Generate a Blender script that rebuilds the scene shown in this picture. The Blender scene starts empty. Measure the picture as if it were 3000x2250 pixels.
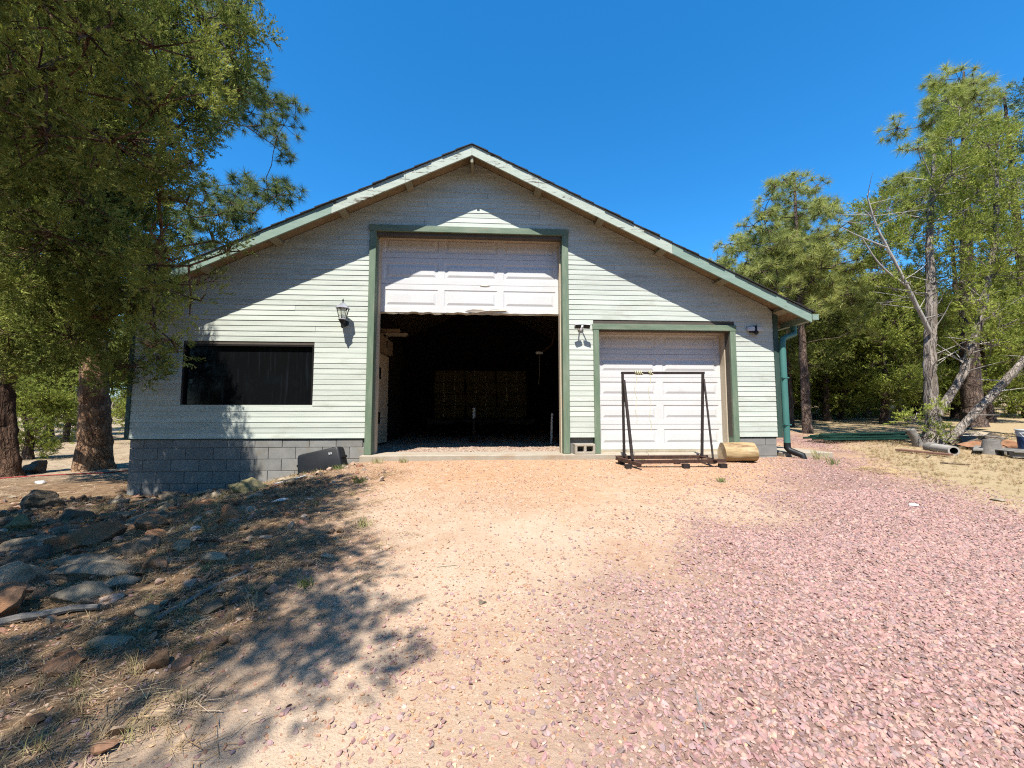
import bpy, bmesh, math, random
import numpy as np
from mathutils import Vector, Matrix, Euler, Quaternion

SC = bpy.context.scene
COL = SC.collection
R = math.radians

# ---------------------------------------------------------------- camera
cam_d = bpy.data.cameras.new('camera')
cam_d.sensor_width = 36.0
cam_d.lens = 1180.0 / 3000.0 * 36.0
cam_d.clip_start = 0.05
cam_d.clip_end = 3000.0
cam = bpy.data.objects.new('camera', cam_d)
COL.objects.link(cam)
cam.location = (0.33, -7.9, 0.79)
cam.rotation_euler = (R(90 + 4.17), 0.0, R(-3.4))
SC.camera = cam

# ---------------------------------------------------------------- sky and sun
SUN = Vector((-0.28, -1.0, 1.76)).normalized()          # towards the sun
world = bpy.data.worlds.new('World')
SC.world = world
world.use_nodes = True
wn = world.node_tree
bg = wn.nodes['Background']
sky = wn.nodes.new('ShaderNodeTexSky')
sky.sky_type = 'NISHITA'
sky.sun_disc = False
sky.sun_elevation = math.asin(SUN.z)
sky.sun_rotation = math.atan2(SUN.x, SUN.y)
sky.altitude = 0.0
sky.air_density = 1.0
sky.dust_density = 0.0
sky.ozone_density = 10.0
hsv = wn.nodes.new('ShaderNodeHueSaturation')      # deep high-desert blue, the same over the whole dome
hsv.inputs['Saturation'].default_value = 1.2
hsv.inputs['Hue'].default_value = 0.493
wn.links.new(sky.outputs[0], hsv.inputs['Color'])
wn.links.new(hsv.outputs[0], bg.inputs[0])
bg.inputs[1].default_value = 0.115
sun_d = bpy.data.lights.new('sun', 'SUN')
sun_d.energy = 5.0
sun_d.angle = R(0.53)
sun_d.color = (1.0, 0.955, 0.89)
sun = bpy.data.objects.new('sun', sun_d)
COL.objects.link(sun)
sun.rotation_euler = (-SUN).to_track_quat('-Z', 'Y').to_euler()
SC.view_settings.view_transform = 'Standard'
SC.view_settings.look = 'None'
SC.view_settings.exposure = 1.2
SC.view_settings.gamma = 1.0
SC.view_settings.use_curve_mapping = False
SC.cycles.max_bounces = 8
SC.cycles.use_denoising = False
SC.cycles.pixel_filter_type = 'BLACKMAN_HARRIS'
SC.cycles.filter_width = 1.15
SC.cycles.sample_clamp_indirect = 2.0

# ---------------------------------------------------------------- helpers
def ss(a, b, x):
    t = np.clip((x - a) / (b - a), 0, 1)
    return t * t * (3 - 2 * t)

_P = np.random.RandomState(3).rand(64, 64)
def vnoise(x, y):
    x = np.asarray(x, float); y = np.asarray(y, float)
    xi = np.floor(x).astype(int); yi = np.floor(y).astype(int)
    fx = x - xi; fy = y - yi
    fx = fx * fx * (3 - 2 * fx); fy = fy * fy * (3 - 2 * fy)
    a = _P[xi % 64, yi % 64]; b = _P[(xi + 1) % 64, yi % 64]
    c = _P[xi % 64, (yi + 1) % 64]; d = _P[(xi + 1) % 64, (yi + 1) % 64]
    return (a * (1 - fx) + b * fx) * (1 - fy) + (c * (1 - fx) + d * fx) * fy - 0.5

def ground_z(x, y):
    x = np.asarray(x, float); y = np.asarray(y, float)
    z = -0.10 + 0.086 * np.clip(y + 0.3, -9.5, 0)
    l = ss(1.5, 5.2, -x)
    drop = np.where(y < 0, 0.60 * np.maximum(0.1, 1 - np.abs(np.minimum(0, y)) / 8.5), 0.60)
    z = z - l * drop
    z = z - l * 0.15 * ss(0, 12, y)
    z = z + ss(6.5, 11, x) * 0.06 * np.maximum(0, y + 0.5)
    z = z + 0.03 * np.maximum(0, y - 25) * (1 - ss(6.5, 11, x))
    rough = 0.3 + 0.9 * ss(0.8, 2.4, -x) + 0.3 * ss(5, 8, x)
    near = ss(40, 15, np.hypot(x, y))
    z = z + near * rough * (0.05 * vnoise(x * 0.9 + 7, y * 0.9) + 0.03 * vnoise(x * 2.7, y * 2.7 + 5)
                            + 0.014 * vnoise(x * 7.3 + 3, y * 7.3))
    # the pad is cut level under the building
    inside = ss(-6.25, -6.0, x) * ss(6.25, 6.0, x) * ss(0.25, 0.5, y) * ss(11.3, 11.0, y)
    z = z * (1 - inside) + np.minimum(z, -0.25) * inside
    return z

def gz(x, y):
    return float(ground_z(x, y))

def link(o, parent=None):
    COL.objects.link(o)
    if parent is not None:
        o.parent = parent
    return o

def tag(o, label=None, cat=None, group=None, kind=None):
    if label: o['label'] = label
    if cat: o['category'] = cat
    if group: o['group'] = group
    if kind: o['kind'] = kind
    return o

def empty(name, label, cat, loc=(0, 0, 0), rot=(0, 0, 0), group=None):
    o = bpy.data.objects.new(name, None)
    o.empty_display_size = 0.1
    o.location = loc; o.rotation_euler = rot
    link(o)
    return tag(o, label, cat, group)

class MB:
    """collects verts and faces of one mesh"""
    def __init__(s):
        s.v = []; s.f = []
    def add(s, v, f, m=None):
        n = len(s.v)
        for p in v:
            p = Vector(p)
            s.v.append(tuple(m @ p) if m is not None else tuple(p))
        s.f += [tuple(i + n for i in q) for q in f]
        return s
    def box(s, a, b, m=None):
        x0, y0, z0 = a; x1, y1, z1 = b
        return s.add([(x0,y0,z0),(x1,y0,z0),(x1,y1,z0),(x0,y1,z0),(x0,y0,z1),(x1,y0,z1),(x1,y1,z1),(x0,y1,z1)],
                     [(0,3,2,1),(4,5,6,7),(0,1,5,4),(1,2,6,5),(2,3,7,6),(3,0,4,7)], m)
    def prism(s, poly, y0, y1, m=None):
        """poly of (x, z) counter-clockwise seen from -y, extruded along y"""
        n = len(poly)
        v = [(x, y0, z) for x, z in poly] + [(x, y1, z) for x, z in poly]
        f = [tuple(range(n)), tuple(range(2*n-1, n-1, -1))]
        f += [(i, i + n, (i+1) % n + n, (i+1) % n) for i in range(n)]
        return s.add(v, f, m)
    def tube(s, pts, rad, n=10, cap=True, m=None, flat=None):
        pts = [Vector(p) for p in pts]
        if not hasattr(rad, '__len__'): rad = [rad] * len(pts)
        base = len(s.v); V = []; F = []
        up = None
        for i, p in enumerate(pts):
            t = (pts[min(i+1, len(pts)-1)] - pts[max(i-1, 0)]).normalized()
            if up is None:
                up = Vector((0,0,1)) if abs(t.z) < 0.9 else Vector((0,1,0))
            a = t.cross(up).normalized(); b = a.cross(t).normalized(); up = b
            for k in range(n):
                w = 2*math.pi*k/n
                V.append(p + rad[i]*(a*math.cos(w) + b*math.sin(w)*(flat or 1)))
        for i in range(len(pts)-1):
            for k in range(n):
                k2 = (k+1) % n
                F.append((i*n+k, i*n+k2, (i+1)*n+k2, (i+1)*n+k))
        if cap:
            F.append(tuple(range(n-1, -1, -1))); F.append(tuple((len(pts)-1)*n + k for k in range(n)))
        return s.add(V, F, m)
    def lathe(s, prof, n=20, m=None, cap=True):
        """prof of (radius, z)"""
        V = []; F = []
        for r, z in prof:
            for k in range(n):
                w = 2*math.pi*k/n
                V.append((r*math.cos(w), r*math.sin(w), z))
        for i in range(len(prof)-1):
            for k in range(n):
                k2 = (k+1) % n
                F.append((i*n+k, i*n+k2, (i+1)*n+k2, (i+1)*n+k))
        if cap:
            F.append(tuple(range(n-1, -1, -1))); F.append(tuple((len(prof)-1)*n + k for k in range(n)))
        return s.add(V, F, m)
    def mesh(s, name, smooth=False, bevel=0.0):
        me = bpy.data.meshes.new(name)
        me.from_pydata(s.v, [], s.f)
        bm = bmesh.new(); bm.from_mesh(me)
        bmesh.ops.recalc_face_normals(bm, faces=bm.faces)
        if bevel:
            bmesh.ops.bevel(bm, geom=[e for e in bm.edges if len(e.link_faces) == 2 and e.calc_face_angle() > 0.5],
                            offset=bevel, segments=1, affect='EDGES', clamp_overlap=True)
        if smooth:
            for f in bm.faces: f.smooth = True
            for e in bm.edges:
                if len(e.link_faces) == 2 and e.calc_face_angle() > 0.7: e.smooth = False
        bm.to_mesh(me); bm.free()
        return me
    def build(s, name, mat, parent=None, smooth=False, bevel=0.0):
        me = s.mesh(name, smooth, bevel)
        if mat: me.materials.append(mat)
        return link(bpy.data.objects.new(name, me), parent)

def bx(name, mat, parent, a, b, bevel=0.0, loc=None, rot=None):
    o = MB().box(a, b).build(name, mat, parent, bevel=bevel)
    if loc is not None: o.location = loc
    if rot is not None: o.rotation_euler = rot
    return o

def np_mesh(name, V, F, mat=None, smooth=False):
    """V (n,3), F (m,k) arrays -> mesh"""
    V = np.ascontiguousarray(V, np.float32); F = np.ascontiguousarray(F, np.int32)
    me = bpy.data.meshes.new(name)
    me.vertices.add(len(V)); me.vertices.foreach_set('co', V.ravel())
    m, k = F.shape
    me.loops.add(m*k); me.loops.foreach_set('vertex_index', F.ravel())
    me.polygons.add(m)
    me.polygons.foreach_set('loop_start', np.arange(0, m*k, k, dtype=np.int32))
    if smooth: me.polygons.foreach_set('use_smooth', np.ones(m, bool))
    me.update(calc_edges=True)
    if mat: me.materials.append(mat)
    return me

# ---------------------------------------------------------------- materials
def nodes(name):
    m = bpy.data.materials.new(name); m.use_nodes = True
    nt = m.node_tree
    return m, nt, nt.nodes['Principled BSDF']

def N(nt, kind, **kw):
    n = nt.nodes.new(kind)
    for k, v in kw.items():
        if k.startswith('in_'):
            n.inputs[k[3:].replace('_', ' ')].default_value = v
        else:
            setattr(n, k, v)
    return n

def coords(nt, coord, stretch):
    if coord == 'World':
        src = N(nt, 'ShaderNodeNewGeometry').outputs['Position']
    else:
        src = N(nt, 'ShaderNodeTexCoord').outputs[coord]
    mp = N(nt, 'ShaderNodeMapping')
    mp.inputs['Scale'].default_value = stretch
    nt.links.new(src, mp.inputs['Vector'])
    return mp.outputs[0]

def ramp(nt, fac, cols, pos=None, interp='LINEAR'):
    r = N(nt, 'ShaderNodeValToRGB')
    r.color_ramp.interpolation = interp
    e = r.color_ramp.elements
    n = len(cols)
    if pos is None: pos = [0.3 + 0.4*i/max(1, n-1) for i in range(n)]
    while len(e) < n: e.new(0.5)
    for i in range(n):
        e[i].position = pos[i]
        c = cols[i]
        e[i].color = (c, c, c, 1) if not hasattr(c, '__len__') else (*c, 1)
    nt.links.new(fac, r.inputs[0])
    return r.outputs[0]

def mix(nt, a, b, fac, mode='MIX'):
    n = N(nt, 'ShaderNodeMix', data_type='RGBA', blend_type=mode)
    for sock, v in ((n.inputs[6], a), (n.inputs[7], b), (n.inputs[0], fac)):
        if hasattr(v, 'is_linked'): nt.links.new(v, sock)
        elif hasattr(v, '__len__'): sock.default_value = (*v, 1)
        else: sock.default_value = v
    return n.outputs[2]

def mathn(nt, op, a, b=0.0):
    n = N(nt, 'ShaderNodeMath', operation=op)
    for sock, v in ((n.inputs[0], a), (n.inputs[1], b)):
        if hasattr(v, 'is_linked'): nt.links.new(v, sock)
        else: sock.default_value = v
    return n.outputs[0]

def noise(nt, vec, scale, detail=6, rough=0.6):
    n = N(nt, 'ShaderNodeTexNoise')
    n.inputs['Scale'].default_value = scale
    n.inputs['Detail'].default_value = detail
    n.inputs['Roughness'].default_value = rough
    nt.links.new(vec, n.inputs['Vector'])
    return n.outputs['Fac']

def bump(nt, bsdf, h, strength, dist=0.02):
    b = N(nt, 'ShaderNodeBump')
    b.inputs['Strength'].default_value = strength
    b.inputs['Distance'].default_value = dist
    nt.links.new(h, b.inputs['Height'])
    nt.links.new(b.outputs[0], bsdf.inputs['Normal'])

ALB = 0.59                      # overall reflectance of painted, wooden and mineral surfaces
def M(name, cols, scale=6, stretch=(1,1,1), rough=0.8, bmp=0.0, bscale=None, bdist=0.01, rnd=0.0,
      coord='Object', metal=0.0, spec=0.3, dirt=None, dscale=3, dpos=(0.55, 0.7), dstretch=None, pos=None):
    m, nt, b = nodes(name)
    cols = [tuple(q*ALB for q in c) for c in cols]
    if dirt is not None: dirt = tuple(q*ALB for q in dirt)
    v = coords(nt, coord, stretch)
    f = noise(nt, v, scale)
    c = ramp(nt, f, cols, pos)
    if dirt is not None:
        v2 = coords(nt, coord, dstretch or stretch)
        d = ramp(nt, noise(nt, v2, dscale, 8, 0.7), [0.0, 1.0], dpos)
        c = mix(nt, c, dirt, d)
    if rnd:
        oi = N(nt, 'ShaderNodeObjectInfo')
        k = mathn(nt, 'ADD', mathn(nt, 'MULTIPLY', oi.outputs['Random'], 2*rnd), 1 - rnd)
        comb = N(nt, 'ShaderNodeCombineXYZ')
        for i in range(3): nt.links.new(k, comb.inputs[i])
        c = mix(nt, c, comb.outputs[0], 1.0, 'MULTIPLY')
    nt.links.new(c, b.inputs['Base Color'])
    b.inputs['Roughness'].default_value = rough
    b.inputs['Metallic'].default_value = metal
    b.inputs['Specular IOR Level'].default_value = spec
    if bmp:
        bump(nt, b, noise(nt, v, bscale or scale*3, 8, 0.7), bmp, bdist)
    return m

def foliage_mat(name, dark, light, tip, scale=1.3, trans=0.25):
    m, nt, b = nodes(name)
    v = coords(nt, 'World', (1,1,1))
    c = ramp(nt, noise(nt, v, scale, 4), [dark, light], (0.36, 0.62))
    c2 = ramp(nt, noise(nt, v, scale*9, 2), [0.0, 1.0], (0.48, 0.72))
    c = mix(nt, c, tip, mathn(nt, 'MULTIPLY', c2, 0.65))
    out = nt.nodes['Material Output']
    df = N(nt, 'ShaderNodeBsdfDiffuse'); tr = N(nt, 'ShaderNodeBsdfTranslucent')
    nt.links.new(c, df.inputs[0])
    nt.links.new(mix(nt, c, (0.9, 1.0, 0.35), 0.35, 'MULTIPLY'), tr.inputs[0])
    ms = N(nt, 'ShaderNodeMixShader'); ms.inputs[0].default_value = trans
    nt.links.new(df.outputs[0], ms.inputs[1]); nt.links.new(tr.outputs[0], ms.inputs[2])
    nt.nodes.remove(b)
    nt.links.new(ms.outputs[0], out.inputs[0])
    return m

def bark_mat(name, cols, crack, scale=6, stretch=(1,1,0.25), strength=0.8):
    m, nt, b = nodes(name)
    cols = [tuple(q*0.8 for q in c) for c in cols]
    v = coords(nt, 'Object', stretch)
    f = noise(nt, v, scale*1.7, 8, 0.7)
    c = ramp(nt, f, cols)
    # furrows: where two stretched noises cross their middle value
    def furrow(sc, w, dist):
        n = N(nt, 'ShaderNodeTexNoise'); n.inputs['Scale'].default_value = sc
        n.inputs['Detail'].default_value = 3; n.inputs['Distortion'].default_value = dist
        nt.links.new(v, n.inputs['Vector'])
        a = mathn(nt, 'ABSOLUTE', mathn(nt, 'SUBTRACT', n.outputs['Fac'], 0.5))
        return ramp(nt, a, [1.0, 0.0], (0.0, w))
    e = mathn(nt, 'MAXIMUM', furrow(scale, 0.07, 0.6), mathn(nt, 'MULTIPLY', furrow(scale*2.3, 0.06, 0.3), 0.7))
    c = mix(nt, c, crack, mathn(nt, 'MULTIPLY', e, 0.8))
    nt.links.new(c, b.inputs['Base Color'])
    b.inputs['Roughness'].default_value = 0.95
    b.inputs['Specular IOR Level'].default_value = 0.15
    h = mathn(nt, 'SUBTRACT', mathn(nt, 'MULTIPLY', f, 0.7), e)
    bump(nt, b, h, strength, 0.04)
    return m

MT = {}
# paint and timber
MT['siding'] = M('mint_siding', [(0.55,0.60,0.50), (0.65,0.695,0.60), (0.71,0.745,0.655)], 2.2, (0.6,1,9), 0.65, 0.25, 22, 0.004,
                 rnd=0.08, coord='World', dirt=(0.33,0.32,0.22), dscale=1.1, dpos=(0.54,0.88), dstretch=(0.7,1,2.2))
MT['sheath'] = M('dark_sheathing', [(0.10,0.085,0.065), (0.14,0.115,0.09)], 4, rough=0.9)
MT['fascia'] = M('peeling_fascia', [(0.48,0.55,0.44), (0.60,0.66,0.55)], 3, (1,1,6), 0.7, 0.4, 14, 0.004,
                 dirt=(0.13,0.10,0.07), dscale=3.2, dpos=(0.56,0.62), dstretch=(1.0,1,5))
MT['fascia_low'] = M('sound_fascia', [(0.25,0.36,0.28), (0.33,0.44,0.35)], 3, (1,1,6), 0.6, 0.3, 14, 0.004,
                 dirt=(0.20,0.19,0.13), dscale=3.2, dpos=(0.62,0.70), dstretch=(1.0,1,5))
MT['trim'] = M('green_trim', [(0.135,0.205,0.13), (0.185,0.255,0.165), (0.25,0.31,0.215)], 3, (4,4,0.8), 0.65, 0.35, 30, 0.004,
                 dirt=(0.33,0.29,0.19), dscale=2.6, dpos=(0.60,0.70), dstretch=(9,9,0.7))
MT['header'] = M('green_header', [(0.135,0.205,0.13), (0.185,0.255,0.165), (0.25,0.31,0.215)], 3, (0.8,4,4), 0.65, 0.35, 30, 0.004,
                 dirt=(0.33,0.27,0.17), dscale=2.6, dpos=(0.58,0.66), dstretch=(0.8,5,7))
MT['corner'] = M('dark_green_corner', [(0.035,0.075,0.06), (0.06,0.11,0.085)], 4, (3,3,0.6), 0.6)
MT['cream'] = M('cream_doorstop', [(0.62,0.50,0.35), (0.72,0.61,0.45)], 4, (3,3,0.7), 0.6, dirt=(0.35,0.24,0.14), dscale=3, dpos=(0.62,0.75))
MT['inner_door'] = M('cream_inner_door', [(0.85,0.68,0.46), (0.98,0.82,0.60)], 3, rough=0.6, dirt=(0.5,0.36,0.22), dscale=4, dpos=(0.62,0.72))
MT['door'] = M('white_door_paint', [(0.78,0.77,0.735), (0.84,0.83,0.80)], 2.5, rough=0.42, dirt=(0.60,0.58,0.54), dscale=2.2, dpos=(0.60,0.95), dstretch=(1,1,1.6))
MT['seal'] = M('yellowed_seal', [(0.50,0.42,0.26), (0.66,0.58,0.42)], 5, rough=0.7, dirt=(0.2,0.14,0.08), dscale=4, dpos=(0.6,0.7))
MT['bent'] = M('bare_dented_metal', [(0.30,0.25,0.19), (0.42,0.36,0.29)], 8, rough=0.5, metal=0.3)
MT['rafter'] = M('bare_rafter', [(0.30,0.22,0.12), (0.42,0.32,0.19)], 5, (1,1,1), 0.8, 0.2)
MT['lookout'] = M('painted_lookout', [(0.32,0.30,0.20), (0.42,0.38,0.26)], 5, rough=0.8)
MT['shingle'] = M('dark_shingle', [(0.018,0.018,0.02), (0.05,0.047,0.046)], 30, rough=0.95, bmp=0.4, bscale=90)
MT['block'] = M('concrete_block', [(0.25,0.245,0.225), (0.34,0.33,0.30)], 5, rough=0.95, bmp=0.5, bscale=70, bdist=0.004, rnd=0.10,
                dirt=(0.30,0.235,0.14), dscale=1.2, dpos=(0.55,0.8))
MT['mortar'] = M('mortar', [(0.20,0.195,0.18), (0.26,0.25,0.22)], 20, rough=1.0)
MT['concrete'] = M('concrete', [(0.42,0.36,0.27), (0.52,0.45,0.35)], 6, rough=0.95, bmp=0.3, bscale=60, bdist=0.003, dirt=(0.40,0.27,0.16), dscale=2, dpos=(0.5,0.75))
MT['cinder'] = M('cinder_block', [(0.40,0.35,0.27), (0.52,0.46,0.37)], 9, rough=1.0, bmp=0.6, bscale=90, bdist=0.004)
MT['glass'] = None
MT['winframe'] = M('brown_window_frame', [(0.008,0.007,0.006), (0.016,0.013,0.011)], 6, rough=0.45)
MT['downspout'] = M('teal_downspout', [(0.06,0.20,0.17), (0.09,0.25,0.215)], 3, (2,2,0.5), 0.45, dirt=(0.13,0.18,0.15), dscale=3, dpos=(0.55,0.8))
MT['blackplastic'] = M('black_plastic', [(0.010,0.011,0.013), (0.020,0.021,0.024)], 4, rough=0.5, spec=0.22)
MT['whiteplastic'] = M('white_plastic', [(0.72,0.72,0.70), (0.8,0.8,0.78)], 5, rough=0.4)
MT['lampmetal'] = M('weathered_lamp_metal', [(0.025,0.028,0.03), (0.055,0.058,0.06)], 20, rough=0.5, metal=0.4)
MT['lamptop'] = M('faded_lamp_cap', [(0.30,0.31,0.34), (0.45,0.46,0.50)], 20, rough=0.55, metal=0.3)
MT['rust'] = M('rusty_steel', [(0.045,0.024,0.018), (0.09,0.045,0.03), (0.13,0.065,0.04)], 14, rough=0.8, metal=0.2, bmp=0.3, bscale=60, bdist=0.003)
MT['steel'] = M('dark_steel', [(0.035,0.028,0.026), (0.07,0.05,0.042)], 14, rough=0.65, metal=0.4)
MT['rope'] = M('yellow_rope', [(0.70,0.66,0.36), (0.85,0.82,0.55)], 40, rough=0.9)
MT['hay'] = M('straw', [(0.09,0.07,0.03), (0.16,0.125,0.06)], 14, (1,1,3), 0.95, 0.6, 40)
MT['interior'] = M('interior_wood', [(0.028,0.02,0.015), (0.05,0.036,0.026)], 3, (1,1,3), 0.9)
MT['box'] = M('cardboard', [(0.32,0.22,0.13), (0.40,0.29,0.18)], 3, rough=0.9)
MT['plank'] = M('weathered_plank', [(0.40,0.32,0.22), (0.55,0.46,0.34)], 5, (1,6,6), 0.9, 0.3)
MT['redplank'] = M('red_brown_plank', [(0.20,0.10,0.065), (0.29,0.15,0.10)], 5, (1,6,6), 0.85, 0.3)
MT['greywood'] = M('grey_wood', [(0.20,0.18,0.155), (0.34,0.31,0.27)], 6, (1,5,5), 0.95, 0.5)
MT['log'] = M('peeled_log', [(0.36,0.24,0.11), (0.52,0.37,0.18), (0.64,0.48,0.27)], 4, (0.8,4,4), 0.7, 0.5, 12, 0.01, dirt=(0.24,0.13,0.06), dscale=2.5, dpos=(0.50,0.62), dstretch=(0.9,5,5))
MT['logend'] = M('log_end', [(0.50,0.38,0.22), (0.66,0.54,0.36)], 10, rough=0.85, bmp=0.3, dirt=(0.3,0.2,0.1), dscale=6, dpos=(0.58,0.7))
MT['greenpost'] = M('green_steel_post', [(0.012,0.055,0.04), (0.03,0.09,0.065)], 5, rough=0.45, metal=0.2)
MT['pipe'] = M('pale_pipe', [(0.42,0.38,0.33), (0.52,0.48,0.42)], 6, rough=0.8)
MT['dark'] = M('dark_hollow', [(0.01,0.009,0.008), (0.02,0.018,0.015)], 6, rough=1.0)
MT['blueband'] = M('blue_label', [(0.02,0.05,0.13), (0.05,0.09,0.20)], 6, rough=0.5)
MT['grey_rock'] = M('grey_rock', [(0.12,0.09,0.06), (0.21,0.16,0.11), (0.32,0.255,0.18)], 4, rough=0.95, bmp=0.9, bscale=18, bdist=0.03, rnd=0.12, dirt=(0.20,0.15,0.09), dscale=3, dpos=(0.52,0.7))
MT['pale_rock'] = M('pale_rock', [(0.26,0.20,0.13), (0.38,0.31,0.22), (0.50,0.43,0.32)], 4, rough=0.95, bmp=0.9, bscale=18, bdist=0.03, rnd=0.1, dirt=(0.36,0.27,0.14), dscale=2.5, dpos=(0.55,0.72))
MT['orange_rock'] = M('orange_sandstone', [(0.28,0.13,0.065), (0.40,0.20,0.10), (0.48,0.28,0.16)], 3.5, rough=0.95, bmp=0.9, bscale=16, bdist=0.03, rnd=0.12, dirt=(0.22,0.15,0.10), dscale=3, dpos=(0.55,0.7))
MT['tan_rock'] = M('tan_rock', [(0.30,0.22,0.14), (0.42,0.33,0.22), (0.50,0.41,0.30)], 4, rough=0.95, bmp=0.9, bscale=18, bdist=0.03, rnd=0.12)
MT['moss_rock'] = M('mossy_rock', [(0.17,0.15,0.07), (0.27,0.23,0.11), (0.33,0.28,0.16)], 4, rough=0.98, bmp=0.7, bscale=16, bdist=0.02)
MT['white_stone'] = M('white_stone', [(0.55,0.54,0.52), (0.70,0.69,0.67)], 5, rough=0.9)
# bark and leaves
MT['ponderosa'] = bark_mat('ponderosa_bark', [(0.22,0.12,0.065), (0.33,0.20,0.115), (0.42,0.28,0.18)], (0.055,0.032,0.022), 4.0, (1,1,0.5))
MT['juniper_bark'] = bark_mat('dark_juniper_bark', [(0.10,0.058,0.036), (0.17,0.10,0.065), (0.23,0.15,0.10)], (0.03,0.02,0.014), 7, (1,1,0.16))
MT['grey_bark'] = bark_mat('grey_juniper_bark', [(0.20,0.165,0.13), (0.31,0.265,0.22), (0.40,0.355,0.30)], (0.08,0.06,0.045), 7, (1,1,0.16))
MT['dark_bark'] = bark_mat('dark_pine_bark', [(0.09,0.062,0.045), (0.15,0.105,0.08), (0.21,0.155,0.12)], (0.03,0.02,0.016), 6, (1,1,0.4))
MT['dead_wood'] = M('bleached_dead_wood', [(0.38,0.34,0.29), (0.50,0.46,0.40), (0.58,0.54,0.48)], 5, (3,3,0.6), 0.85)
MT['juniper_leaf'] = foliage_mat('juniper_leaf', (0.050,0.075,0.018), (0.215,0.24,0.055), (0.44,0.43,0.15), trans=0.33)
MT['juniper_leaf_bright'] = foliage_mat('bright_juniper_leaf', (0.085,0.12,0.022), (0.275,0.31,0.06), (0.48,0.46,0.15), trans=0.33)
MT['pine_leaf'] = foliage_mat('pine_leaf', (0.065,0.10,0.040), (0.15,0.185,0.062), (0.32,0.35,0.17), trans=0.3)
MT['pine_leaf_yellow'] = foliage_mat('yellow_pine_leaf', (0.15,0.18,0.045), (0.36,0.38,0.11), (0.58,0.56,0.26), trans=0.35)
MT['blue_leaf'] = foliage_mat('blue_green_leaf', (0.05,0.085,0.05), (0.11,0.16,0.085), (0.2,0.26,0.14))
def glass_pane():
    m, nt, b = nodes('dark_streaked_glass')
    v = coords(nt, 'World', (9, 1, 0.7))
    f = noise(nt, v, 1.6, 7, 0.7)
    st = ramp(nt, f, [0.0, 1.0], (0.54, 0.85))
    c = mix(nt, (0.004, 0.0045, 0.005), (0.014, 0.017, 0.021), st)
    nt.links.new(c, b.inputs['Base Color'])
    nt.links.new(mix(nt, (0.06,)*3, (0.5,)*3, st), b.inputs['Roughness'])
    b.inputs['Specular IOR Level'].default_value = 0.12
    return m
MT['glass'] = glass_pane()
def clear_glass():
    m, nt, b = nodes('lantern_glass')
    b.inputs['Base Color'].default_value = (0.85, 0.87, 0.78, 1)
    b.inputs['Roughness'].default_value = 0.15
    b.inputs['Transmission Weight'].default_value = 0.75
    b.inputs['IOR'].default_value = 1.2
    return m
MT['lampglass'] = clear_glass()
# ---------------------------------------------------------------- ground zones (soil types by place; litter also carries painted tree shade)
def pink_zone(x, y):
    xl = np.interp(y, [-9,-6.18,-5.94,-5.64,-5.19,-4.44,-3.86,-3.03,-0.43,2.5,6], [0.45,0.5,0.6,0.8,1.3,2.1,2.95,3.95,6.25,8.5,10])
    xr = np.interp(y, [-9,-4.7,-4.3,-3.98,-3.1,-1.31,2.16,6], [20,15,8,6.2,6.0,6.75,9.3,10.3])
    w = 0.95 + 0.5 * vnoise(x * 1.3, y * 1.3)
    j = 1.0 * vnoise(x * 0.8 + 11, y * 0.8) + 0.7 * vnoise(x * 2.3, y * 2.3 + 4)
    return ss(-w, w, x - xl + j) * ss(-w, w, xr - x + j) * ss(-14, -11, y)
def litter_shade_zone(x, y):  # needle litter, stretched over the tree shade to darken it by colour
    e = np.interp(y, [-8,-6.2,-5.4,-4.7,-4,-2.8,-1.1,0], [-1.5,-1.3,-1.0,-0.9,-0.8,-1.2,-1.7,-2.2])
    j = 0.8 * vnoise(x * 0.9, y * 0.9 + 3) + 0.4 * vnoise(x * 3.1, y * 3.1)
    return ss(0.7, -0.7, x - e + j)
def grass_zone(x, y):
    p = pink_zone(x, y)
    e = np.interp(y, [-5,-1.3,2.2,8], [6.5,6.7,9.0,11])
    return (1 - p) * ss(-0.2, 0.8, x - e + 0.6 * vnoise(x, y + 9)) * ss(-5.2, -3.6, y + 0.5 * vnoise(x * 1.7, y))

def axis(lo, hi, step, far, grow):
    a = list(np.arange(lo, hi + 1e-6, step))
    d = step
    while a[-1] < far: d *= grow; a.append(a[-1] + d)
    d = step
    while a[0] > -far: d *= grow; a.insert(0, a[0] - d)
    return np.array(a)
gx = axis(-8, 8, 0.07, 600, 1.13); gy = axis(-8.5, 2.5, 0.07, 600, 1.13)
GX, GY = np.meshgrid(gx, gy)
GZ = ground_z(GX, GY)
nx, ny = len(gx), len(gy)
V = np.stack([GX.ravel(), GY.ravel(), GZ.ravel()], 1)
ii = np.arange((nx-1)*(ny-1)); r_ = ii // (nx-1); c_ = ii % (nx-1); a_ = r_*nx + c_
F = np.stack([a_, a_+1, a_+nx+1, a_+nx], 1)

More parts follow.
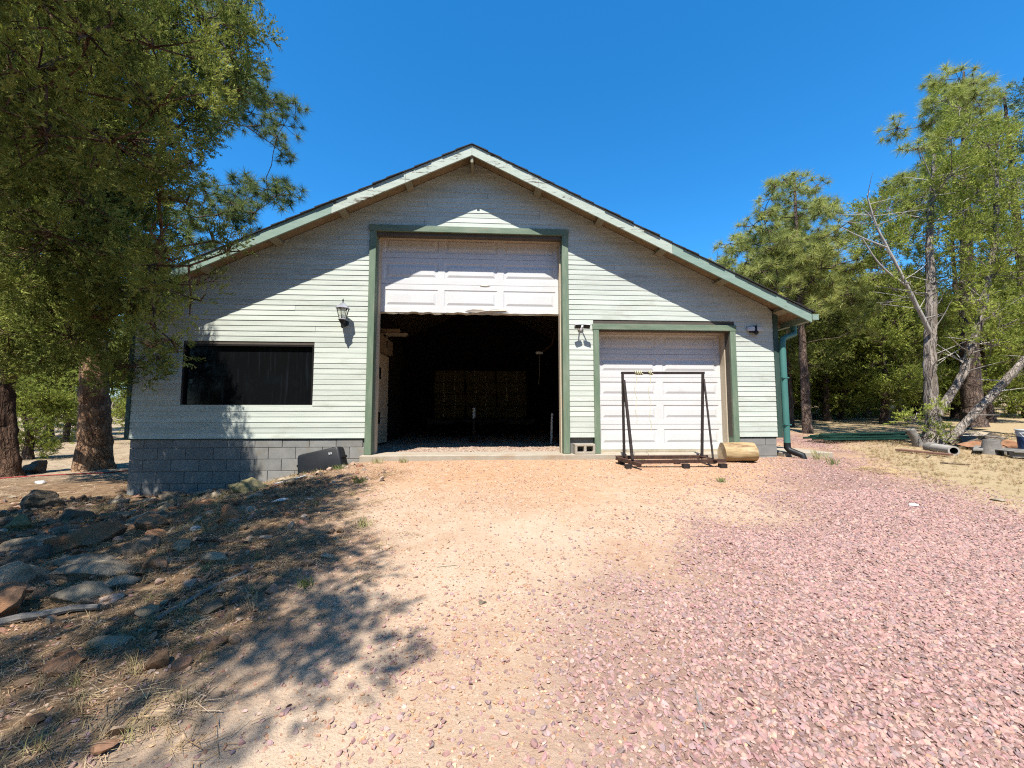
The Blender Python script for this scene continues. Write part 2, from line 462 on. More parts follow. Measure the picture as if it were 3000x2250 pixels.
def ground_mat():
    m, nt, b = nodes('yard_soil')
    v = coords(nt, 'World', (1,1,1))
    def at(n):
        a = N(nt, 'ShaderNodeAttribute'); a.attribute_name = n; return a.outputs['Fac']
    n1 = noise(nt, v, 1.1, 6, 0.6); n2 = noise(nt, v, 9, 8, 0.7); n3 = noise(nt, v, 60, 4, 0.7)
    dirt = ramp(nt, n1, [(0.31,0.20,0.13), (0.35,0.25,0.17), (0.37,0.28,0.20)], (0.35,0.5,0.65))
    dirt = mix(nt, dirt, (0.33,0.185,0.095), mathn(nt, 'MULTIPLY', at('rust'), 0.75))
    dirt = mix(nt, dirt, (0.41,0.325,0.24), mathn(nt, 'MULTIPLY', ramp(nt, n2, [0.0,1.0], (0.45,0.7)), 0.6))
    dirt = mix(nt, dirt, (0.235,0.145,0.09), mathn(nt, 'MULTIPLY', ramp(nt, n3, [0.0,1.0], (0.55,0.75)), 0.6))
    pink = ramp(nt, n2, [(0.165,0.10,0.083), (0.235,0.155,0.125)], (0.4,0.6))
    litter = ramp(nt, n2, [(0.070,0.040,0.022), (0.14,0.088,0.050), (0.21,0.145,0.085)], (0.35,0.5,0.65))  # litter tones lowered so the tree shade reads deeper
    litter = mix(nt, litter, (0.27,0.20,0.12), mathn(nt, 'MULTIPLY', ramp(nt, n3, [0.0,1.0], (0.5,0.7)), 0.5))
    grass = ramp(nt, n2, [(0.22,0.155,0.085), (0.30,0.225,0.13), (0.27,0.215,0.115)], (0.35,0.5,0.65))
    far = ramp(nt, noise(nt, v, 0.6, 8, 0.65), [(0.198,0.144,0.09), (0.264,0.204,0.135), (0.312,0.252,0.174)], (0.35,0.5,0.65))
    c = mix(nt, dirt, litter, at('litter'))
    c = mix(nt, c, far, at('far'))
    c = mix(nt, c, grass, at('grass'))
    c = mix(nt, c, pink, at('pink'))
    nt.links.new(c, b.inputs['Base Color'])
    b.inputs['Roughness'].default_value = 1.0
    b.inputs['Specular IOR Level'].default_value = 0.1
    h = mathn(nt, 'ADD', mathn(nt, 'MULTIPLY', n2, 0.6), mathn(nt, 'MULTIPLY', n3, 0.5))
    bump(nt, b, h, 0.9, 0.03)
    return m
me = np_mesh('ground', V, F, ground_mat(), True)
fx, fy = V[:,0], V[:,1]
for nm, val in (('pink', pink_zone(fx, fy)), ('litter', litter_shade_zone(fx, fy)), ('grass', grass_zone(fx, fy)), ('rust', ss(-3.6,-1.2,fy+1.6*vnoise(fx*0.8,fy*0.8))*ss(-2.6,-1.2,fx)),
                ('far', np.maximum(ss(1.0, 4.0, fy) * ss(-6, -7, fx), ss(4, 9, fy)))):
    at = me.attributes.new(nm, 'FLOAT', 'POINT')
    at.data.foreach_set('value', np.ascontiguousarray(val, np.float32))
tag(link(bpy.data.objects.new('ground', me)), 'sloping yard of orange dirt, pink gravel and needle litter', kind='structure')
# ---------------------------------------------------------------- the garage building
XL, XR = -6.29, 6.20           # outer faces of the side walls
DEPTH = 11.0
SL = 0.475                     # roof slope
APEX = 5.945                   # top of the rake boards at the ridge
OV = 0.47                      # rake overhang
def zr(x): return APEX - SL * abs(x)

garage = empty('garage', 'pale green clapboard garage with a half-raised tall bay door and a smaller white door', 'garage')

BIG = (-2.012, 1.936, 4.515); SMALL = (2.43, 5.38, 2.585); WIN = (-5.42, -3.01, 0.915, 2.105)

def front_wall():
    xs = [XL, WIN[0], WIN[1], -1.90, 0.0, 1.82, 2.55, 5.26, XR]
    lv = [0.326, 0.33, WIN[2], WIN[3], 2.46, 4.33, 99]
    top = lambda x: zr(x) - 0.035
    def z(i, x): return min(lv[i], top(x) - 0.0005 * (len(lv) - i))
    def hole(i, j):
        x0, x1 = xs[i], xs[i+1]
        if x0 >= -1.91 and x1 <= 1.83 and j <= 4: return True
        if x0 >= 2.54 and x1 <= 5.27 and j <= 3: return True
        if x0 >= WIN[0]-.01 and x1 <= WIN[1]+.01 and j == 2: return True
        return False
    bm = bmesh.new(); vs = {}
    def vert(i, j, y):
        k = (i, j, y)
        if k not in vs: vs[k] = bm.verts.new((xs[i], y, z(j, xs[i])))
        return vs[k]
    full = {(i, j) for i in range(len(xs)-1) for j in range(len(lv)-1) if not hole(i, j)}
    for i, j in full:
        bm.faces.new([vert(i,j,0), vert(i+1,j,0), vert(i+1,j+1,0), vert(i,j+1,0)])
        bm.faces.new([vert(i,j,.14), vert(i,j+1,.14), vert(i+1,j+1,.14), vert(i+1,j,.14)])
        for di, dj, a, b in ((0,-1,(0,0),(1,0)), (0,1,(0,1),(1,1)), (-1,0,(0,0),(0,1)), (1,0,(1,0),(1,1))):
            if (i+di, j+dj) not in full:
                p = [vert(i+a[0], j+a[1], 0), vert(i+b[0], j+b[1], 0), vert(i+b[0], j+b[1], .14), vert(i+a[0], j+a[1], .14)]
                try: bm.faces.new(p)
                except ValueError: pass
    bmesh.ops.recalc_face_normals(bm, faces=bm.faces)
    me = bpy.data.meshes.new('front_wall'); bm.to_mesh(me); bm.free()
    me.materials.append(MT['sheath'])
    return link(bpy.data.objects.new('front_wall', me), garage)
fw = front_wall()

# lapped siding boards, one mesh per board
EXPO = 0.1024
rs = random.Random(8)
Z0 = 0.32
def board(xa0, xb0, xa1, xb1, z0, z1):
    jz = rs.uniform(-0.0015, 0.0015); t = 0.0125 + rs.uniform(-0.002, 0.003)
    m = MB()
    m.add([(xa0,-t,z0+jz),(xb0,-t,z0+jz),(xb0,-0.0005,z0+jz),(xa0,-0.0005,z0+jz),(xa1,-0.0045,z1),(xb1,-0.0045,z1),(xb1,-0.0005,z1),(xa1,-0.0005,z1)],
          [(0,3,2,1),(4,5,6,7),(0,1,5,4),(1,2,6,5),(2,3,7,6),(3,0,4,7)])
    m.build('siding_board', MT['siding'], fw)
joints = {13:[4.9], 24:[-3.4], 31:[-4.3], 36:[3.1], 41:[-0.95], 42:[-0.95], 44:[1.36], 43:[1.36], 47:[0.3], 38:[-2.6], 20:[-3.0], 9:[-3.9], 28:[3.8], 45:[-0.9], 49:[0.02], 33:[2.9]}
k = 0
while True:
    z0 = Z0 + EXPO*k; z1 = z0 + EXPO + 0.014
    if z0 > zr(0) - 0.16: break
    lim0 = min(XR, (APEX - 0.055 - z0)/SL); lim1 = min(XR, (APEX - 0.055 - z1)/SL)
    ll0 = -min(-XL, (APEX - 0.055 - z0)/SL); ll1 = -min(-XL, (APEX - 0.055 - z1)/SL)
    lim1 = max(lim1, 0.02); ll1 = min(ll1, -0.02)
    cuts = []
    if z0 < BIG[2]: cuts.append((BIG[0]+0.004, BIG[1]-0.004))
    if z0 < SMALL[2]: cuts.append((SMALL[0]+0.004, SMALL[1]-0.004))
    if z1 > WIN[2]+0.05 and z0 < WIN[3]-0.02: cuts.append((WIN[0], WIN[1]))
    cuts.sort()
    spans = []; a = None
    for c0, c1 in cuts:
        spans.append((a, c0)); a = c1
    spans.append((a, None))
    for s0, s1 in spans:
        L0 = ll0 if s0 is None else s0; L1 = ll1 if s0 is None else s0
        R0 = lim0 if s1 is None else s1; R1 = lim1 if s1 is None else s1
        if R0 - L0 < 0.03: continue
        if R1 < L1 + 0.01: R1 = L1 + 0.01
        js = [j for j in joints.get(k, []) if L1 + 0.2 < j < R1 - 0.2]
        xs_ = [None] + js + [None]
        for q in range(len(xs_)-1):
            A0, A1 = (L0, L1) if xs_[q] is None else (xs_[q]+0.002, xs_[q]+0.002)
            B0, B1 = (R0, R1) if xs_[q+1] is None else (xs_[q+1]-0.002, xs_[q+1]-0.002)
            board(A0, B0, A1, B1, z0, z1)
    k += 1

# side and back walls
bx('side_wall', MT['siding'], garage, (XL, 0.142, -0.1), (XL+0.14, DEPTH, zr(XL)-0.03))
bx('side_wall', MT['siding'], garage, (XR-0.14, 0.142, -0.1), (XR, DEPTH, zr(XR)-0.03))
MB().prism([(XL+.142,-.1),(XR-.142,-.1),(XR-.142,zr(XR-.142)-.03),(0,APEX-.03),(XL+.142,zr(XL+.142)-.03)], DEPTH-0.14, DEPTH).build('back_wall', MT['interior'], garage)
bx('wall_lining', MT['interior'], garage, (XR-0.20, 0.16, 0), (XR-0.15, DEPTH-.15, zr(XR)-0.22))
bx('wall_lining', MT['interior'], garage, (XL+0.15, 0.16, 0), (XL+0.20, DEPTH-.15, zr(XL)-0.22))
bx('corner_board', MT['corner'], garage, (XR+0.001, -0.028, 0.30), (XR+0.10, 0.10, zr(XR)-0.10))
bx('corner_board', MT['corner'], garage, (XL-0.07, -0.026, 0.30), (XL-0.001, 0.10, zr(XL)-0.06))

# foundation of concrete blocks
fd = MB().box((XL+0.03, 0.035, -1.2), (-2.02, 0.2, 0.352)).build('foundation', MT['mortar'], garage)
BW, BH = 0.497, 0.218
blk = {}
for row in range(6):
    zt = 0.147 + BH - row*BH
    x = XL + 0.01 - (0 if row % 2 else BW/2)
    while x < -2.03:
        x0 = max(x, XL + 0.01); x1 = min(x + BW, -2.025)
        if x1 - x0 > 0.05:
            y = 0.012 + rs.uniform(-0.003, 0.003)
            bx('block', MT['block'], fd, (x0+0.004, y, zt-BH+0.004), (x1-0.004, 0.036, zt-0.004), bevel=0.004)
        x += BW
fr = MB().box((5.39, 0.03, -0.5), (XR-0.02, 0.2, 0.352)).build('foundation', MT['mortar'], garage)
for row in range(3):
    zt = 0.147 + BH - row*BH
    for x0, x1 in (((5.40, 5.72), (5.72, 6.19)) if row % 2 else ((5.40, 5.95), (5.95, 6.19))):
        bx('block', MT['block'], fr, (x0+0.004, 0.012, zt-BH+0.004), (x1-0.004, 0.031, zt-0.004), bevel=0.004)
bx('foundation', MT['mortar'], garage, (1.95, 0.05, -0.3), (2.42, 0.2, 0.34))
bx('sill_plate', MT['corner'], garage, (XL+0.01, 0.002, 0.296), (-2.02, 0.034, 0.335))
bx('sill_plate', MT['corner'], garage, (5.40, 0.002, 0.296), (XR-0.005, 0.029, 0.335))

# slab and threshold
MB().prism([(-2.06,-0.30),(5.38,-0.30),(5.38,0.0),(-2.06,0.0)], -0.17, 0.55).build('threshold', MT['concrete'], garage, bevel=0.012)
bx('side_slab', MT['concrete'], garage, (6.32, -0.02, -0.4), (7.35, 1.6, 0.0), bevel=0.012)

# door surrounds: jambs, header, cream stops
def surround(x0, x1, zt, w, name_cream_top):
    for a, b in ((x0, x0+w), (x1-w, x1)):
        bx('door_jamb', MT['trim'], garage, (a, -0.045, 0.004), (b, 0.15, zt-w-0.001), bevel=0.004)
    bx('door_header', MT['header'], garage, (x0-0.012, -0.052, zt-w), (x1+0.012, 0.15, zt), bevel=0.004)
    bx('door_stop', MT['cream'], garage, (x0+w-0.06, 0.152, 0.004), (x0+w+0.022, 0.325, zt-w-0.025))
    bx('door_stop', MT['cream'], garage, (x1-w-0.022, 0.152, 0.004), (x1-w+0.06, 0.325, zt-w-0.025))
    bx('door_stop', MT['cream'], garage, (x0+w-0.06, 0.152, zt-w-0.024), (x1-w+0.06, 0.325, zt-w+0.05))
surround(BIG[0], BIG[1], BIG[2], 0.125, 0)
surround(SMALL[0], SMALL[1], SMALL[2], 0.115, 0)

# panelled doors
def raised(mb, x0, x1, z0, z1, y):
    """one raised panel: a sunk groove and a raised field"""
    def ring(ins, yy): return [(x0+ins, yy, z0+ins), (x1-ins, yy, z0+ins), (x1-ins, yy, z1-ins), (x0+ins, yy, z1-ins)]
    R_ = [ring(0, y-0.0), ring(0.022, y+0.010), ring(0.05, y+0.010), ring(0.095, y-0.003)]
    n = len(mb.v); V = [p for q in R_ for p in q]
    F = [(i*4+k, i*4+(k+1) % 4, (i+1)*4+(k+1) % 4, (i+1)*4+k) for i in range(3) for k in range(4)]
    F.append((12, 13, 14, 15))
    mb.add(V, F)
def section(parent, x0, x1, z0, z1, npan, y=0.33):
    """face with openings for the panels, then the panels themselves"""
    h = z1 - z0; mz = h*0.19; gap = 0.13 if npan == 2 else 0.12; mx = 0.12
    w = (x1 - x0 - 2*mx - (npan-1)*gap) / npan
    xs = [x0]; 
    for i in range(npan): xs += [x0+mx+i*(w+gap), x0+mx+i*(w+gap)+w]
    xs.append(x1); zs = [z0+0.003, z0+mz, z1-mz, z1-0.003]
    m = MB()
    V = [(x, y, z) for z in zs for x in xs]; n = len(xs)
    F = []
    for j in range(3):
        for i in range(n-1):
            if j == 1 and i % 2 == 1: continue
            F.append((j*n+i, j*n+i+1, (j+1)*n+i+1, (j+1)*n+i))
    m.add(V, F)
    # turned edges and back sheet
    m.add([(x0,y,zs[0]),(x1,y,zs[0]),(x1,y+.05,zs[0]),(x0,y+.05,zs[0]),(x0,y,zs[3]),(x1,y,zs[3]),(x1,y+.05,zs[3]),(x0,y+.05,zs[3])],
          [(0,1,2,3),(4,7,6,5),(3,2,6,7)])
    o = m.build('door_section', MT['door'], parent)
    for i in range(npan):
        p = MB(); raised(p, xs[1+2*i], xs[2+2*i], zs[1], zs[2], y)
        p.build('raised_panel', MT['door'], parent)
    return o
def dent(o, cx, cz, r, d):
    for v in o.data.vertices: pass
bigdoor = bx('garage_door', MT['door'], garage, (-1.93, 0.386, 2.875), (1.86, 0.392, 4.60))
for z0, z1 in ((2.853, 3.444), (3.444, 3.997), (3.997, 4.55)):
    section(bigdoor, -1.93, 1.86, z0, z1, 3)
# crumpled bottom edge: wavy seal and torn skin
m = MB(); rr = random.Random(4); n = 40
top = []; 
for i in range(n+1):
    x = -1.88 + 3.69*i/n
    top.append((x, 2.853 + 0.012*math.sin(i*1.9) * (0.3 + math.exp(-((x+0.9)/0.8)**2)) + rr.uniform(-.004,.004)))
V = []; 
for x, z in top:
    V += [(x, 0.322 + 0.012*math.sin(x*7), z+0.004), (x, 0.345, z-0.03), (x, 0.38, z+0.004)]
F = []
for i in range(n):
    a = i*3; b = a+3
    F += [(a, b, b+1, a+1), (a+1, b+1, b+2, a+2), (a, a+2, b+2, b)]
m.add(V, F); m.build('bottom_seal', MT['seal'], bigdoor)
m = MB()
pts = [(-0.16,2.885),(0.08,2.862),(0.42,2.862),(0.62,2.89),(0.75,2.915),(0.6,2.945),(0.38,2.925),(0.2,2.94),(0.02,2.935),(-0.1,2.905)]
m.add([(x, 0.327 - 0.02*math.sin(i*1.3)**2, z) for i, (x, z) in enumerate(pts)] + [(0.3, 0.300, 2.90)],
      [(i, (i+1) % len(pts), len(pts)) for i in range(len(pts))])
m.build('torn_skin', MT['bent'], bigdoor)
m = MB()
m.add([(0.16,0.328,3.415),(0.33,0.328,3.412),(0.37,0.328,3.43),(0.3,0.328,3.446),(0.15,0.328,3.443),(0.25,0.318,3.425)],
      [(0,1,5),(1,2,5),(2,3,5),(3,4,5),(4,0,5)])
m.build('dent', MT['bent'], bigdoor)
smalldoor = bx('garage_door', MT['door'], garage, (2.53, 0.386, 0.03), (5.31, 0.392, 2.55))
sz = [0.045, 0.564, 1.06, 1.543, 2.031, 2.53]
for i in range(5): section(smalldoor, 2.53, 5.31, sz[i], sz[i+1], 2)
bx('bottom_seal', MT['seal'], smalldoor, (2.53, 0.322, 0.002), (5.31, 0.385, 0.044))

# window
wo = MB()
w0, w1, wz0, wz1 = WIN
wf = 0.035
MB().box((w0, 0.012, wz0), (w0+wf, 0.10, wz1)).box((w1-wf, 0.012, wz0), (w1, 0.10, wz1)).box((w0+wf, 0.012, wz0), (w1-wf, 0.10, wz0+wf)).box((w0+wf, 0.012, wz1-wf), (w1-wf, 0.10, wz1))
win = MB()
fr_o = [(w0, wz0), (w1, wz0), (w1, wz1), (w0, wz1)]; fr_i = [(w0+wf, wz0+wf), (w1-wf, wz0+wf), (w1-wf, wz1-wf), (w0+wf, wz1-wf)]
V = [(x, y, z) for y in (-0.004, 0.10) for ring in (fr_o, fr_i) for x, z in ring]
F = []
for k_ in range(4):
    q = (k_+1) % 4
    F += [(k_, q, 4+q, 4+k_), (8+k_, 12+k_, 12+q, 8+q), (k_, 8+k_, 8+q, q), (4+k_, 4+q, 12+q, 12+k_)]
win.add(V, F)
window = win.build('window', MT['winframe'], garage)
bx('pane', MT['glass'], window, (w0+wf-0.005, 0.055, wz0+wf-0.005), (w1-wf+0.005, 0.062, wz1-wf+0.005))
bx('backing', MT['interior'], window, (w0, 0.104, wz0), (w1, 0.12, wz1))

# roof: deck, shingle courses, rakes, lookouts
for s in (-1, 1):
    xe = 6.67 if s > 0 else -6.70
    T = 0.03
    poly = [(0, APEX-0.012), (0, APEX-0.012-T), (xe-0.002*s, zr(xe)-0.012-T), (xe-0.002*s, zr(xe)-0.012)]
    if s < 0: poly = poly[::-1]
    roof = MB().prism(poly, -OV+0.031, DEPTH+0.3).build('roof', MT['rafter'], garage)
    ang = math.atan(SL)*(-1 if s > 0 else 1)
    ncour = 26; ln = abs(xe)/math.cos(math.atan(SL)); ex = ln/ncour
    for c in range(ncour):
        d0 = c*ex; d1 = d0 + ex + 0.05
        th0 = 0.010 + 0.006; m = MB()
        u0, u1 = d1, d0
        ca, sa = math.cos(math.atan(SL)), math.sin(math.atan(SL))
        def P(d, h): return (s*(d*ca + h*sa), APEX - d*sa + h*ca)
        jit = rs.uniform(-0.02, 0.012)
        pl = [P(d1, 0.004), P(d1, 0.030), P(d0, 0.012), P(d0, 0.001)]
        if s > 0: pl = pl[::-1]
        m.prism(pl, -OV-0.025+jit, DEPTH+0.33); m.build('shingle_course', MT['shingle'], roof)
    # rake boards in three lengths
    cutx = [0.0, 1.25, 2.6, abs(xe)] if s < 0 else [0.0, 1.28, 3.9, abs(xe)]
    for q in range(3):
        a, b = cutx[q], cutx[q+1]
        mat = MT['fascia'] if b < 5 else MT['fascia_low']
        if q == 2 and s > 0: mat = MT['fascia_low']
        hh = 0.205
        m = MB(); e = 0.002
        pl = [(s*(a+e), zr(a)-hh), (s*(b-e), zr(b)-hh), (s*(b-e), zr(b)), (s*(a+e), zr(a))]
        if s < 0: pl = pl[::-1]
        yj = rs.uniform(0, 0.003)
        m.prism(pl, -OV-yj, -OV+0.03); m.build('rake_board', mat, garage)
    for i in range(1, 6):
        xi = s*(1.24*i + (0.08 if s > 0 else 0)); zc = zr(xi) - 0.046
        o = bx('lookout', MT['lookout'], garage, (-0.07, 0, -0.04), (0.07, OV-0.032-0.02, 0.045))
        o.location = (xi, -OV+0.031, zc-0.049); o.rotation_euler = (0, -ang, 0) if False else (0, math.atan(SL)*s, 0)
    # rafters under the eave
    for yq in np.arange(0.35, DEPTH, 0.62):
        xw = XR if s > 0 else XL
        m = MB()
        pl = [(xw+0.005*s, zr(xw)-0.17), (xe-0.03*s, zr(xe)-0.14), (xe-0.03*s, zr(xe)-0.044), (xw+0.005*s, zr(xw)-0.044)]
        if s < 0: pl = pl[::-1]
        m.prism(pl, yq, yq+0.04); m.build('rafter', MT['rafter'], garage)
bx('ridge_beam', MT['lookout'], garage, (-0.025, -OV+0.032, APEX-0.33), (0.025, -0.02, APEX-0.05))
# right gutter and downspout
gut = MB().prism([(6.675, 2.62), (6.78, 2.62), (6.815, 2.735), (6.805, 2.735), (6.772, 2.63), (6.685, 2.63), (6.685, 2.735), (6.675, 2.735)], -OV-0.01, DEPTH).build('gutter', MT['fascia_low'], garage)
bx('end_cap', MT['fascia_low'], gut, (6.676, -OV-0.014, 2.621), (6.80, -OV-0.0105, 2.73))
dsp = MB().tube([(6.74,0.10,2.63),(6.74,0.10,2.50),(6.70,0.05,2.44),(6.46,-0.02,2.36),(6.385,-0.045,2.32),(6.36,-0.05,2.22),(6.36,-0.05,0.17)], 0.060, 12).build('downspout', MT['downspout'], garage, smooth=True)
MB().tube([(6.36,-0.05,0.20),(6.36,-0.05,0.10),(6.38,-0.09,0.045),(6.44,-0.20,0.0),(6.49,-0.27,-0.03),(6.50,-0.29,-0.11)], [0.063,0.063,0.063,0.06,0.06,0.06], 12).build('elbow', MT['blackplastic'], dsp, smooth=True)
for z in (0.55, 1.5): bx('strap', MT['downspout'], dsp, (6.295, -0.113, z), (6.425, 0.01, z+0.025))
MB().tube([(-6.42,0.5,2.6),(-6.42,0.5,0.2)], 0.045, 10).build('downspout', MT['corner'], garage, smooth=True)

# the floor inside
def floor_mat():
    return M('garage_gravel_floor', [(0.38,0.29,0.21), (0.50,0.40,0.30), (0.56,0.47,0.37)], 14, coord='World', rough=1.0, bmp=1.0, bscale=40, bdist=0.02)
xsf = np.linspace(XL+.2, XR-.2, 90); ysf = np.linspace(0.551, DEPTH-.15, 80)
FX, FY = np.meshgrid(xsf, ysf)
FZ = -0.03 + 0.03*vnoise(FX*2, FY*2) + 0.02*vnoise(FX*6, FY*6)
ii = np.arange(89*79); a_ = (ii//89)*90 + ii % 89
tag(link(bpy.data.objects.new('floor', np_mesh('floor', np.stack([FX.ravel(),FY.ravel(),FZ.ravel()],1), np.stack([a_,a_+1,a_+91,a_+90],1), floor_mat(), True))), kind='structure')
# ---------------------------------------------------------------- fixtures on the wall
def lantern():
    t = empty('wall_lantern', 'six-sided black wall lantern with a faded cap beside the tall bay door', 'lantern', (-2.43, -0.20, 2.0))
    rot = Matrix.Rotation(math.pi/6, 4, 'Z')
    MB().lathe([(0.122,0.765),(0.132,0.775),(0.115,0.80),(0.075,0.845),(0.05,0.855),(0.045,0.87),(0.02,0.88)], 6, rot).build('cap', MT['lamptop'], t)
    MB().tube([(0,0,0.875),(0,0,0.90),(0,0,0.935),(0,0,0.97)], [0.018,0.008,0.016,0.003], 8).build('finial', MT['lampmetal'], t)
    for k in range(6):
        w = k*math.pi/3 + math.pi/6
        MB().tube([(0.058*math.cos(w),0.058*math.sin(w),0.57),(0.108*math.cos(w),0.108*math.sin(w),0.768)], 0.007, 5).build('glazing_bar', MT['lampmetal'], t)
        w2 = w + math.pi/3
        a = [(0.056*math.cos(w),0.056*math.sin(w),0.575),(0.056*math.cos(w2),0.056*math.sin(w2),0.575),(0.104*math.cos(w2),0.104*math.sin(w2),0.766),(0.104*math.cos(w),0.104*math.sin(w),0.766)]
        MB().add(a, [(0,1,2,3)]).build('glass_pane', MT['lampglass'], t)
    MB().tube([(0,0,0.575),(0,0,0.66)], [0.016,0.014], 8).build('candle', MT['whiteplastic'], t)
    MB().lathe([(0.075,0.552),(0.085,0.562),(0.07,0.574)], 6, rot).build('gallery', MT['lamptop'], t)
    MB().lathe([(0.012,0.40),(0.028,0.44),(0.03,0.48),(0.055,0.52),(0.07,0.551)], 8).build('stem', MT['lampmetal'], t)
    MB().tube([(0,0.02,0.49),(0,0.08,0.455),(0,0.14,0.47),(0,0.185,0.53)], [0.018,0.016,0.018,0.024], 8).build('arm', MT['lampmetal'], t)
    MB().lathe([(0.058,0),(0.055,0.012),(0.03,0.022)], 16, Matrix.Translation((0,0.188,0.53)) @ Matrix.Rotation(math.pi/2, 4, 'X')).build('back_plate', MT['lampmetal'], t)
lantern()
def flood():
    t = empty('flood_light', 'small twin-head flood light between the two garage doors', 'flood light', (2.17, -0.02, 2.50))
    MB().lathe([(0.06,0),(0.06,0.02),(0.03,0.03)], 14, Matrix.Rotation(math.pi/2, 4, 'X')).build('base', MT['whiteplastic'], t)
    for s in (-1, 1):
        o = MB().box((-0.068,-0.02,-0.052),(0.068,0.02,0.052)).build('lamp_head', MT['whiteplastic'], t, bevel=0.008)
        o.location = (0.088*s, -0.17, 0.0); o.rotation_euler = (R(42), R(5*s), R(-9*s))
        MB().box((-0.060,-0.0245,-0.044),(0.060,-0.0205,0.044)).build('lens', MT['lampmetal'], o)
        MB().tube([(0.02*s,-0.02,0),(0.05*s,-0.08,0.01),(0.085*s,-0.155,0.01)], 0.012, 6).build('knuckle', MT['whiteplastic'], t)
flood()
def security():
    t = empty('security_light', 'white motion-sensing security light with a black eye near the right corner', 'security light', (5.79, -0.02, 2.51))
    def half(s):
        m = MB(); V = []; F = []
        n = 10
        for i in range(n+1):
            u = i/n; x = s*(0.022 + 0.14*u); dep = -0.04 - 0.03*max(0.0, math.cos(u*math.pi/2))**0.7; h = 0.052*(1 - 0.35*u**3)
            V += [(x, 0.0, h), (x, dep*0.8, h), (x, dep, h*0.2), (x, dep*0.85, -h*0.75), (x, 0.0, -h*0.75)]
        for i in range(n):
            for k_ in range(4): F.append((i*5+k_, i*5+k_+1, i*5+6+k_, i*5+5+k_))
        F += [(0,1,2,3,4), (n*5+4,n*5+3,n*5+2,n*5+1,n*5)]
        m.add(V, F); return m.build('lamp_head', MT['whiteplastic'], t, smooth=True)
    for s in (-1, 1): half(s)
    MB().box((-0.018,-0.078,-0.05),(0.018,0.015,0.075)).build('bracket', MT['blackplastic'], t, bevel=0.005)
    MB().lathe([(0.005,-0.045),(0.03,-0.036),(0.045,0),(0.03,0.034),(0.005,0.045)], 14, Matrix.Translation((0.0,-0.065,-0.075))).build('eye', MT['blackplastic'], t, smooth=True)
    MB().box((-0.125,-0.06,-0.072),(-0.021,-0.01,-0.041)).build('lens', MT['blackplastic'], t, bevel=0.008)
security()

# ---------------------------------------------------------------- things standing by the wall
def tub():
    x, y = -2.63, -0.42
    t = empty('plastic_tub', 'black plastic tub lying tilted against the block foundation', 'tub', (x, y, gz(x, y)+0.17), (R(-6), R(-12.5), R(-3)))
    L, H, Dp = 0.80, 0.36, 0.30
    m = MB()
    def ring(ins, z, r=0.05):
        pts = []
        a, b = L/2-ins, Dp/2-ins
        for cx, cy, w0 in ((a-r,b-r,0),(-a+r,b-r,90),(-a+r,-b+r,180),(a-r,-b+r,270)):
            for k_ in range(4):
                w = R(w0+30*k_); pts.append((cx+r*math.cos(w), cy+r*math.sin(w), z))
        return pts
    rings = [ring(-0.012,-H/2), ring(-0.012,-H/2+0.03), ring(0.0,-H/2+0.03), ring(0.02,H/2-0.05), ring(0.035,H/2-0.012), ring(0.06,H/2)]
    n = 16; V = [p for r_ in rings for p in r_]; F = [(i*n+k_, i*n+(k_+1) % n, (i+1)*n+(k_+1) % n, (i+1)*n+k_) for i in range(len(rings)-1) for k_ in range(n)]
    F += [tuple(range((len(rings)-1)*n, len(rings)*n)), tuple(range(n-1,-1,-1))]
    m.add(V, F); m.build('tub_body', MT['blackplastic'], t, smooth=True)
    for s in (-1, 1):
        MB().box((s*L/2-0.012,-0.10,-0.03),(s*L/2+0.012,0.10,0.015)).build('handle', MT['blackplastic'], t, bevel=0.006)
    for dx in (0.2, 0.235):
        MB().box((dx,-Dp/2-0.001,0.06),(dx+0.014,-Dp/2+0.03,0.10)).build('scuff', MT['whiteplastic'], t)
tub()
def cinder():
    m = MB(); x0, x1, z0, z1 = 0, 0.40, 0, 0.195
    o = [(x0,z0),(x1,z0),(x1,z1),(x0,z1)]
    xs = [0, 0.045, 0.175, 0.225, 0.355, 0.40]; zs = [0, 0.045, 0.150, 0.195]
    V = [(x, y, z) for y in (0, 0.19) for z in zs for x in xs]; nn = 24; F = []
    full = {(i, j) for i in range(5) for j in range(3) if not (j == 1 and i in (1, 3))}
    idx = lambda i, j, k_: k_*nn + j*6 + i
    for i, j in full:
        F.append((idx(i,j,0), idx(i+1,j,0), idx(i+1,j+1,0), idx(i,j+1,0)))
        F.append((idx(i,j,1), idx(i,j+1,1), idx(i+1,j+1,1), idx(i+1,j,1)))
        for di, dj, a, b in ((0,-1,(0,0),(1,0)), (0,1,(0,1),(1,1)), (-1,0,(0,0),(0,1)), (1,0,(1,0),(1,1))):
            if (i+di, j+dj) not in full:
                F.append((idx(i+a[0],j+a[1],0), idx(i+b[0],j+b[1],0), idx(i+b[0],j+b[1],1), idx(i+a[0],j+a[1],1)))
    m.add(V, F)
    ob = m.build('cinder_block', MT['cinder'], bevel=0.006)
    ob.location = (2.01, -0.155, 0.003); ob.rotation_euler = (0, 0, R(1.5))
    tag(ob, 'two-hole cinder block on the slab between the two garage doors', 'cinder block')
cinder()
sb = MB().box((0,0,0),(0.03,0.01,0.06)).build('bracket_stub', MT['rust'], None); bpy.data.objects.remove(sb)

